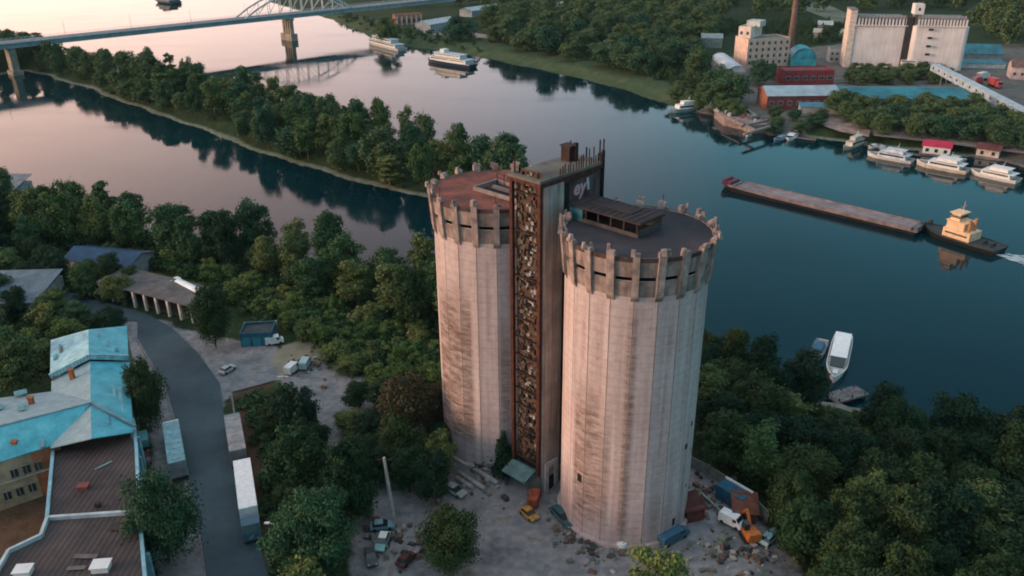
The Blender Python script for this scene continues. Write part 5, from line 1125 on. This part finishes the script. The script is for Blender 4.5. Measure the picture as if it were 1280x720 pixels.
q = MB(); q.strip([pw[j] for j in (3, 10, 9, 8, 7)], RZ_-.1, RZ_+.6, .42); q.build('parapet', M('white parapet', (.48, .55, .57), .7, .2, .6), t, world=True)
for k, (a, s_, mt) in enumerate([((105, 611), 1.0, M('red vent', (.22, .07, .06), .8)), ((127, 710), 1.5, WH2), ((30, 716), 1.4, WH2), ((123, 634), .5, RUSTD)]):
    p = P(*a, RZ_+.2); q = MB(); q.box(p.x, p.y, RZ_, s_*1.3, s_, .8, .1); q.box(p.x, p.y, RZ_+.8, s_*1.5, s_*1.2, .12, .1); q.build('roof_vent', mt, t, world=True)
q = MB(); a, c = P(119, 587, RZ_+.3), P(140, 577, RZ_+.3); q.bar(a, c, .25, .25); q.build('roof_pipe', M('pale pipe', (.25, .36, .36), .6), t, world=True)
e0, e1_ = pw[1], pw[4]
for k in range(6):
    pp = e0.lerp(e1_, .1+k*.15); dv = (e1_-e0).normalized(); nrm = Vector((-dv.y, dv.x, 0)); nrm = nrm if nrm.x > 0 else -nrm
    q = MB(); q.bar(pp+nrm*.25+Vector((0, 0, -RZ_+.2)), pp+nrm*.25+Vector((0, 0, -.6)), .7, .5); q.build('pilaster', PBL, t, world=True)
# pillared shed, tanker, blue roof, garage
pa, pb_ = P(128, 372), P(246, 404); dv = pb_-pa; rz = math.atan2(dv.y, dv.x); Ls = dv.length
t = thing('pillared_shed', 'long open shed with a grey roof on white pillars beside the road', 'shed', (pa+pb_)/2, rz)
q = MB(); q.slab([(-Ls/2, -.6, 4.2), (Ls/2, -.6, 4.2), (Ls/2, 7.5, 4.8), (-Ls/2, 7.5, 4.8)], .3); q.build('roof', M('brown grey sheet roof', (.13, .12, .12), .85, .3, .4), t)
q = MB(); q.box(0, 7.2, 0, Ls, .3, 4.4); q.box(0, 4, -.1, Ls, 6, .25); q.build('back_wall', M('shed wall', (.07, .065, .06), .9), t)
for k in range(9):
    q = MB(); q.box(-Ls/2+.6+k*(Ls-1.2)/8, -.2, 0, .55, .55, 4.0); q.build('pillar', M('white pillar', (.65, .60, .55), .8), t)
lorry((250, 362), (216, 346), 'white tank lorry parked behind the pillared shed roof', WHITE, M('white tank', (.72, .76, .76), .35, .1, 1., bmp=0), tank=True, name='tank_lorry', pz=5, z0=1.6, L=9)
t, w_ = house('blue_roof_shed', 'shed with a deep blue roof half hidden by trees at the left', 'shed', (84, 343), (166, 352), 9, 4, GRW, M('deep blue roof', (.008, .06, .13), .6, .3, .4), 'gable', 1.5)
t, w_ = house('garage', 'low garage with a teal front and a white roof edge by the road junction', 'garage', (302, 434), (342, 432), 5, 2.5, M('teal garage front', (.03, .12, .16), .7, .25, .8), M('dark garage roof', (.07, .075, .085), .85, .3, .5))
q = MB(); q.box(0, 5.05, 2.2, w_+.3, .4, .8); q.build('roof_edge', M('garage edge', (.60, .56, .52), .8), t)
for k in range(3): q = MB(); q.box(-w_/2+w_*(k+.5)/3, -.05, .1, w_/3-.5, .1, 2.0); q.build('door', M('teal door', (.03, .22, .30), .6, .2, .8), t)
house('white_roof_house', 'low house with a white rounded roof at the left edge', 'house', (-60, 292), (37, 286), 9, 4.2, M('cream white wall', (.55, .52, .46), .85), M('white roof', (.66, .60, .54), .7, .2, .5), 'gable', 1.5)
house('grey_shed', 'grey roofed shed behind the white-roofed house at the left edge', 'shed', (-60, 262), (21, 263), 10, 6, GRW, M('grey shed roof', (.22, .23, .24), .8), 'shed', 2)
house('roadside_roof', 'grey-blue roofed shed cut by the left edge behind the road', 'shed', (-80, 402), (48, 398), 14, 4, GRW, M('grey blue sheet', (.13, .18, .21), .7, .25, .4), 'shed', 1.5)
# yard and silo surroundings
t = thing('concrete_pole', 'tall leaning pale concrete pole among the dark trees', 'pole', P(494, 657)); b1 = Vector((0, 0, -.5)); tp = P(480, 572); 
hgt = 11.5; tpv = P(480, 572, hgt)-P(494, 657); q = MB(); q.tube(b1, tpv, .34, .20, 10); q.build('shaft', M('pale concrete pole', (.42, .38, .34), .9, .25, 1.), t)
q = MB(); u = tpv*.97; q.bar(u+Vector((-1.1, 0, 0)), u+Vector((1.1, 0, 0)), .14); q.build('crossarm', RUSTD, t)
rd = random.Random(6)
for i, (a, c, dsc) in enumerate([((573, 590), (606, 611), 'front'), ((588, 583), (618, 601), 'second'), ((600, 577), (628, 594), 'third'), ((571, 597), (590, 609), 'short outer'), ((604, 592), (622, 604), 'short inner')]):
    a_, c_ = P(*a, .4), P(*c, .4); t = thing('concrete_pipe', dsc+' pale concrete beam lying beside the left silo', 'concrete beam', Vector(((a_.x+c_.x)/2, (a_.y+c_.y)/2, 0)), 0, 'beams lying beside the left silo')
    q = MB(); q.tube(Vector((a_.x, a_.y, .4))-t.location, Vector((c_.x, c_.y, .4))-t.location, .38, n=10); q.build('pipe', M('pale beam', (.36, .33, .31), .9, .3, 1.), t)
t = thing('excavator', 'orange tracked excavator at the right end of the yard fence', 'excavator', P(937, 674), R(100)); t.scale = (.78, .78, .78); OR = M('orange machine paint', (.55, .17, .04), .6, .25, 1.5)
for s in (-1, 1): q = MB(); q.box(0, s*1.1, 0, 3.6, .55, .8, taper=.9); q.build('track', TYRE, t)
q = MB(); q.box(-.4, 0, .95, 3.0, 2.4, 1.1); q.box(-1.4, 0, 2.0, 1.0, 2.2, .5); q.build('body', OR, t); q = MB(); q.box(.7, .65, 2.0, 1.4, 1.0, 1.3, taper=.9); q.build('cab', GLASS, t)
q = MB(); q.bar((.9, -.4, 1.8), (3.0, -.4, 4.2), .4, .5); q.bar((3.0, -.4, 4.2), (4.6, -.4, 2.0), .32, .4); q.build('boom', OR, t); q = MB(); q.box(4.7, -.4, 1.0, .9, 1.0, 1.0, taper=.7); q.build('bucket', RUSTD, t)
c_, rz, w_ = front((893, 622), (926, 642)); t = thing('container', 'long blue container with a white top rail inside the yard fence', 'container', c_, rz); q = MB(); q.box(0, 1.3, 0, w_, 2.5, 2.4)
for k in range(int(w_/.6)): q.box(-w_/2+.3+k*.6, 1.3, .1, .2, 2.6, 2.2)
q.build('body', M('container blue', (.03, .13, .21), .7, .3, 1.), t); q = MB(); q.box(0, 2.4, 2.41, w_+.1, .4, .2); q.build('top_rail', WH2, t)
house('rusty_shed', 'rust-brown roofed shed between the blue container and the orange excavator', 'shed', (917, 652), (944, 655), 3.6, 2.0, M('brown boards', (.12, .06, .045), .9), M('rusty roof', (.20, .075, .05), .9, .35, .8), 'shed', .5)
house('red_trailer', 'rusty red caravan at the right foot of the right silo', 'caravan', (858, 655), (880, 650), 3.2, 2.4, M('rusty red panel', (.17, .055, .045), .85, .35, 1.), M('dark red roof', (.10, .035, .03), .9, .35, 1.), 'shed', .2)
fp = [P(860, 582), P(885, 594), P(912, 612), P(938, 632), P(958, 652)]
t = thing('yard_fence', 'pale concrete panel fence running right from the right silo along the wood', 'fence', fp[2]); q = MB(); q.strip(fp, -.2, 1.9, .16); q.build('panel', M('fence concrete', (.26, .27, .25), .9, .3, 1.), t, world=True)
for p in fp: q = MB(); q.box(p.x, p.y, -.2, .3, .3, 2.3); q.build('post', M('fence concrete', (.26, .27, .25)), t, world=True)
t = thing('low_wall', 'low broken concrete wall below the blue container', 'wall', P(905, 640)); q = MB(); q.strip([P(876, 620), P(893, 636), P(912, 655)], -.2, .7, .35); q.build('panel', M('fence concrete', (.26, .27, .25)), t, world=True)
t = thing('tarpaulin_tent', 'bright blue tarpaulin heap under the trees left of the silos', 'tarpaulin', P(499, 488)); q = MB(); n_ = 9; rd = random.Random(2)
vs = []; 
for i in range(n_):
    for j in range(n_): u, v = i/(n_-1)*2-1, j/(n_-1)*2-1; vs.append((u*3.2, v*2.4, max(0.02, 2.5*(1-abs(u)**1.5)*(1-abs(v)**2)+rd.uniform(-.15, .15))))
q.add(vs, [(i*n_+j, (i+1)*n_+j, (i+1)*n_+j+1, i*n_+j+1) for i in range(n_-1) for j in range(n_-1)]); q.build('sheet', M('blue tarpaulin', (.01, .10, .30), .5, .25, 1.), t)
t = thing('street_lamp', 'small street lamp with a bright white head beside the brown verge', 'street lamp', P(348, 690)); hh = HT(P(348, 690), 655)
q = MB(); q.tube((0, 0, -.2), (0, 0, hh), .09, .06, 8); q.bar((0, 0, hh), (-.9, 0, hh+.2), .08); q.build('pole', WH2, t); q = MB(); q.box(-.9, 0, hh+.1, .7, .35, .16); q.build('lamp_head', WHITE, t)
t = thing('utility_pole', 'thin pale pole standing in the dark tree beside the yard mouth', 'pole', P(362, 530)); hh = HT(P(362, 530), 468); q = MB(); q.tube((0, 0, -.2), (0, 0, hh), .12, .08, 8); q.build('shaft', M('pale concrete pole', (.42, .38, .34)), t); q = MB(); q.bar((-.9, 0, hh-.4), (.9, 0, hh-.4), .1); q.build('crossarm', WH2, t)
t = thing('utility_pole', 'brown wooden pole by the blue tarpaulin', 'pole', P(467, 475)); hh = HT(P(467, 475), 428); q = MB(); q.tube((0, 0, -.2), (0, 0, hh), .14, .09, 8); q.build('shaft', BARK, t); q = MB(); q.bar((-.8, 0, hh-.4), (.8, 0, hh-.4), .1); q.build('crossarm', BARK, t)
# rubble heaps
rd = random.Random(17)
def rubble(label, c, n, spread, mats, smin=.25, smax=.8, name='rubble_heap'):
    o = P(*c); q = MB()
    for i in range(n):
        a = rd.uniform(0, 6.28); r = abs(rd.gauss(0, 1))*spread; s_ = rd.uniform(smin, smax)
        q.box(o.x+math.cos(a)*r, o.y+math.sin(a)*r, -.05, s_*rd.uniform(.6, 2.), s_, s_*rd.uniform(.4, 1.), rd.uniform(0, 3), mi=rd.randrange(len(mats)), taper=rd.uniform(.4, 1))
    t = q.build(name, mats, None, world=True, loc=o); tag(t, label, 'rubble', kind='stuff'); return t
mk = [M('pale rubble', (.34, .31, .29), .9), M('dark rubble', (.07, .06, .06), .9), M('brown rubble', (.17, .10, .075), .9), M('greenish rubble', (.14, .17, .13), .9)]
for lab, c, n, sp in [('rubble along the left foot of the left silo', (545, 520), 70, 3.0), ('sandy rubble heap at the yard mouth', (395, 455), 60, 3.5), ('pale rocks under the brown tree', (460, 490), 50, 2.5), ('scrap around the spruce by the left silo', (610, 600), 70, 3.5),
    ('scrap left of the leaning pole foot', (490, 668), 50, 2.5), ('debris in front of the right silo', (745, 688), 90, 3.2), ('debris at the front of the yard, right of the silo', (900, 690), 80, 3.5), ('scrap heap right of the right silo', (872, 630), 80, 2.6), ('junk inside the fence', (895, 612), 60, 3.0), ('junk by the yard corner', (945, 695), 70, 3.0), ('scrap by the teal car', (715, 672), 50, 1.6), ('planks right of the pole', (530, 680), 40, 2.2)]:
    rubble(lab, c, n, sp, mk)
p = P(777, 686); t = thing('white_tank', 'small round white tank in front of the right silo', 'tank', p); q = MB(); q.tube((0, 0, 0), (0, 0, 1.2), .75, .7, 14); q.build('body', WHITE, t); q = MB(); q.tube((0, 0, 1.2), (0, 0, 1.4), .4, .3, 10); q.build('lid', WH2, t)

# ------------------------------------------------------------------ air
hz = MB(); hz.box(0, 1500, -9.5, 5000, 5400, 101); m = bpy.data.materials.new('haze'); m.use_nodes = True; nt = m.node_tree
nt.nodes.remove(nt.nodes['Principled BSDF']); pv = nt.nodes.new('ShaderNodeVolumePrincipled'); pv.inputs['Color'].default_value = (.55, .80, .85, 1); pv.inputs['Density'].default_value = .00003; pv.inputs['Anisotropy'].default_value = .0
nt.links.new(pv.outputs[0], nt.nodes['Material Output'].inputs['Volume']); tag(hz.build('haze', m), kind='stuff')

rd = random.Random(23)
bt = [o for o in bpy.data.objects if o.name == 'turquoise_hall'][0]
def inset(a, b_, c_, u, v): return a.lerp(b_, u)+(c_-a)*v
for k, (A_, B_, C_) in enumerate([(we, wf, wd_)]*9+[(wd_, wc, wa)]*7+[(rb_, g1[2], mid_t)]*5+[(mid_t+zh, mid_r+zh, ra+zh)]*3+[(mid_l+zh, mid_t+zh, g1[0]+zh)]*3):
    u, v = rd.uniform(.08, .8), rd.uniform(.1, .75); du, dv_ = rd.uniform(.04, .12), rd.uniform(.12, .22); up = Vector((0, 0, .06+.004*k))
    q = MB(); q.slab([inset(A_, B_, C_, u, v)+up, inset(A_, B_, C_, u+du, v)+up, inset(A_, B_, C_, u+du, v+dv_)+up, inset(A_, B_, C_, u, v+dv_)+up], .04)
    q.build('repair_sheet', rd.choice([TQG, TQW, M('rusty patch', (.20, .13, .10), .9, .4, 1.), M('dull teal patch', (.10, .30, .34), .7, .3, 1.)]), bt, world=True)
for (px_, py_, hh_) in ((40, 505, 10), (90, 470, 10.5), (20, 560, 9)):
    p = P(px_, py_, hh_-.8); q = MB(); q.box(p.x, p.y, hh_-2, .7, .6, 2.4); q.box(p.x, p.y, hh_+.35, .9, .8, .12); q.build('chimney', BR2, bt, world=True)
wsb = [o for o in bpy.data.objects if o.name == 'workshop_building'][0]
for k in range(12):
    p = P(rd.uniform(75, 160), rd.uniform(550, 715), RZ_); q = MB(); q.box(p.x, p.y, RZ_+.035+.25*(p.y < P(120, 645, RZ_).y), rd.uniform(.8, 3), rd.uniform(.6, 1.6), .03+.002*k, rd.uniform(-.1, .1)); q.build('felt_patch', rd.choice([M('new felt', (.045, .04, .042), .9), M('grey felt', (.15, .13, .125), .9)]), wsb, world=True)
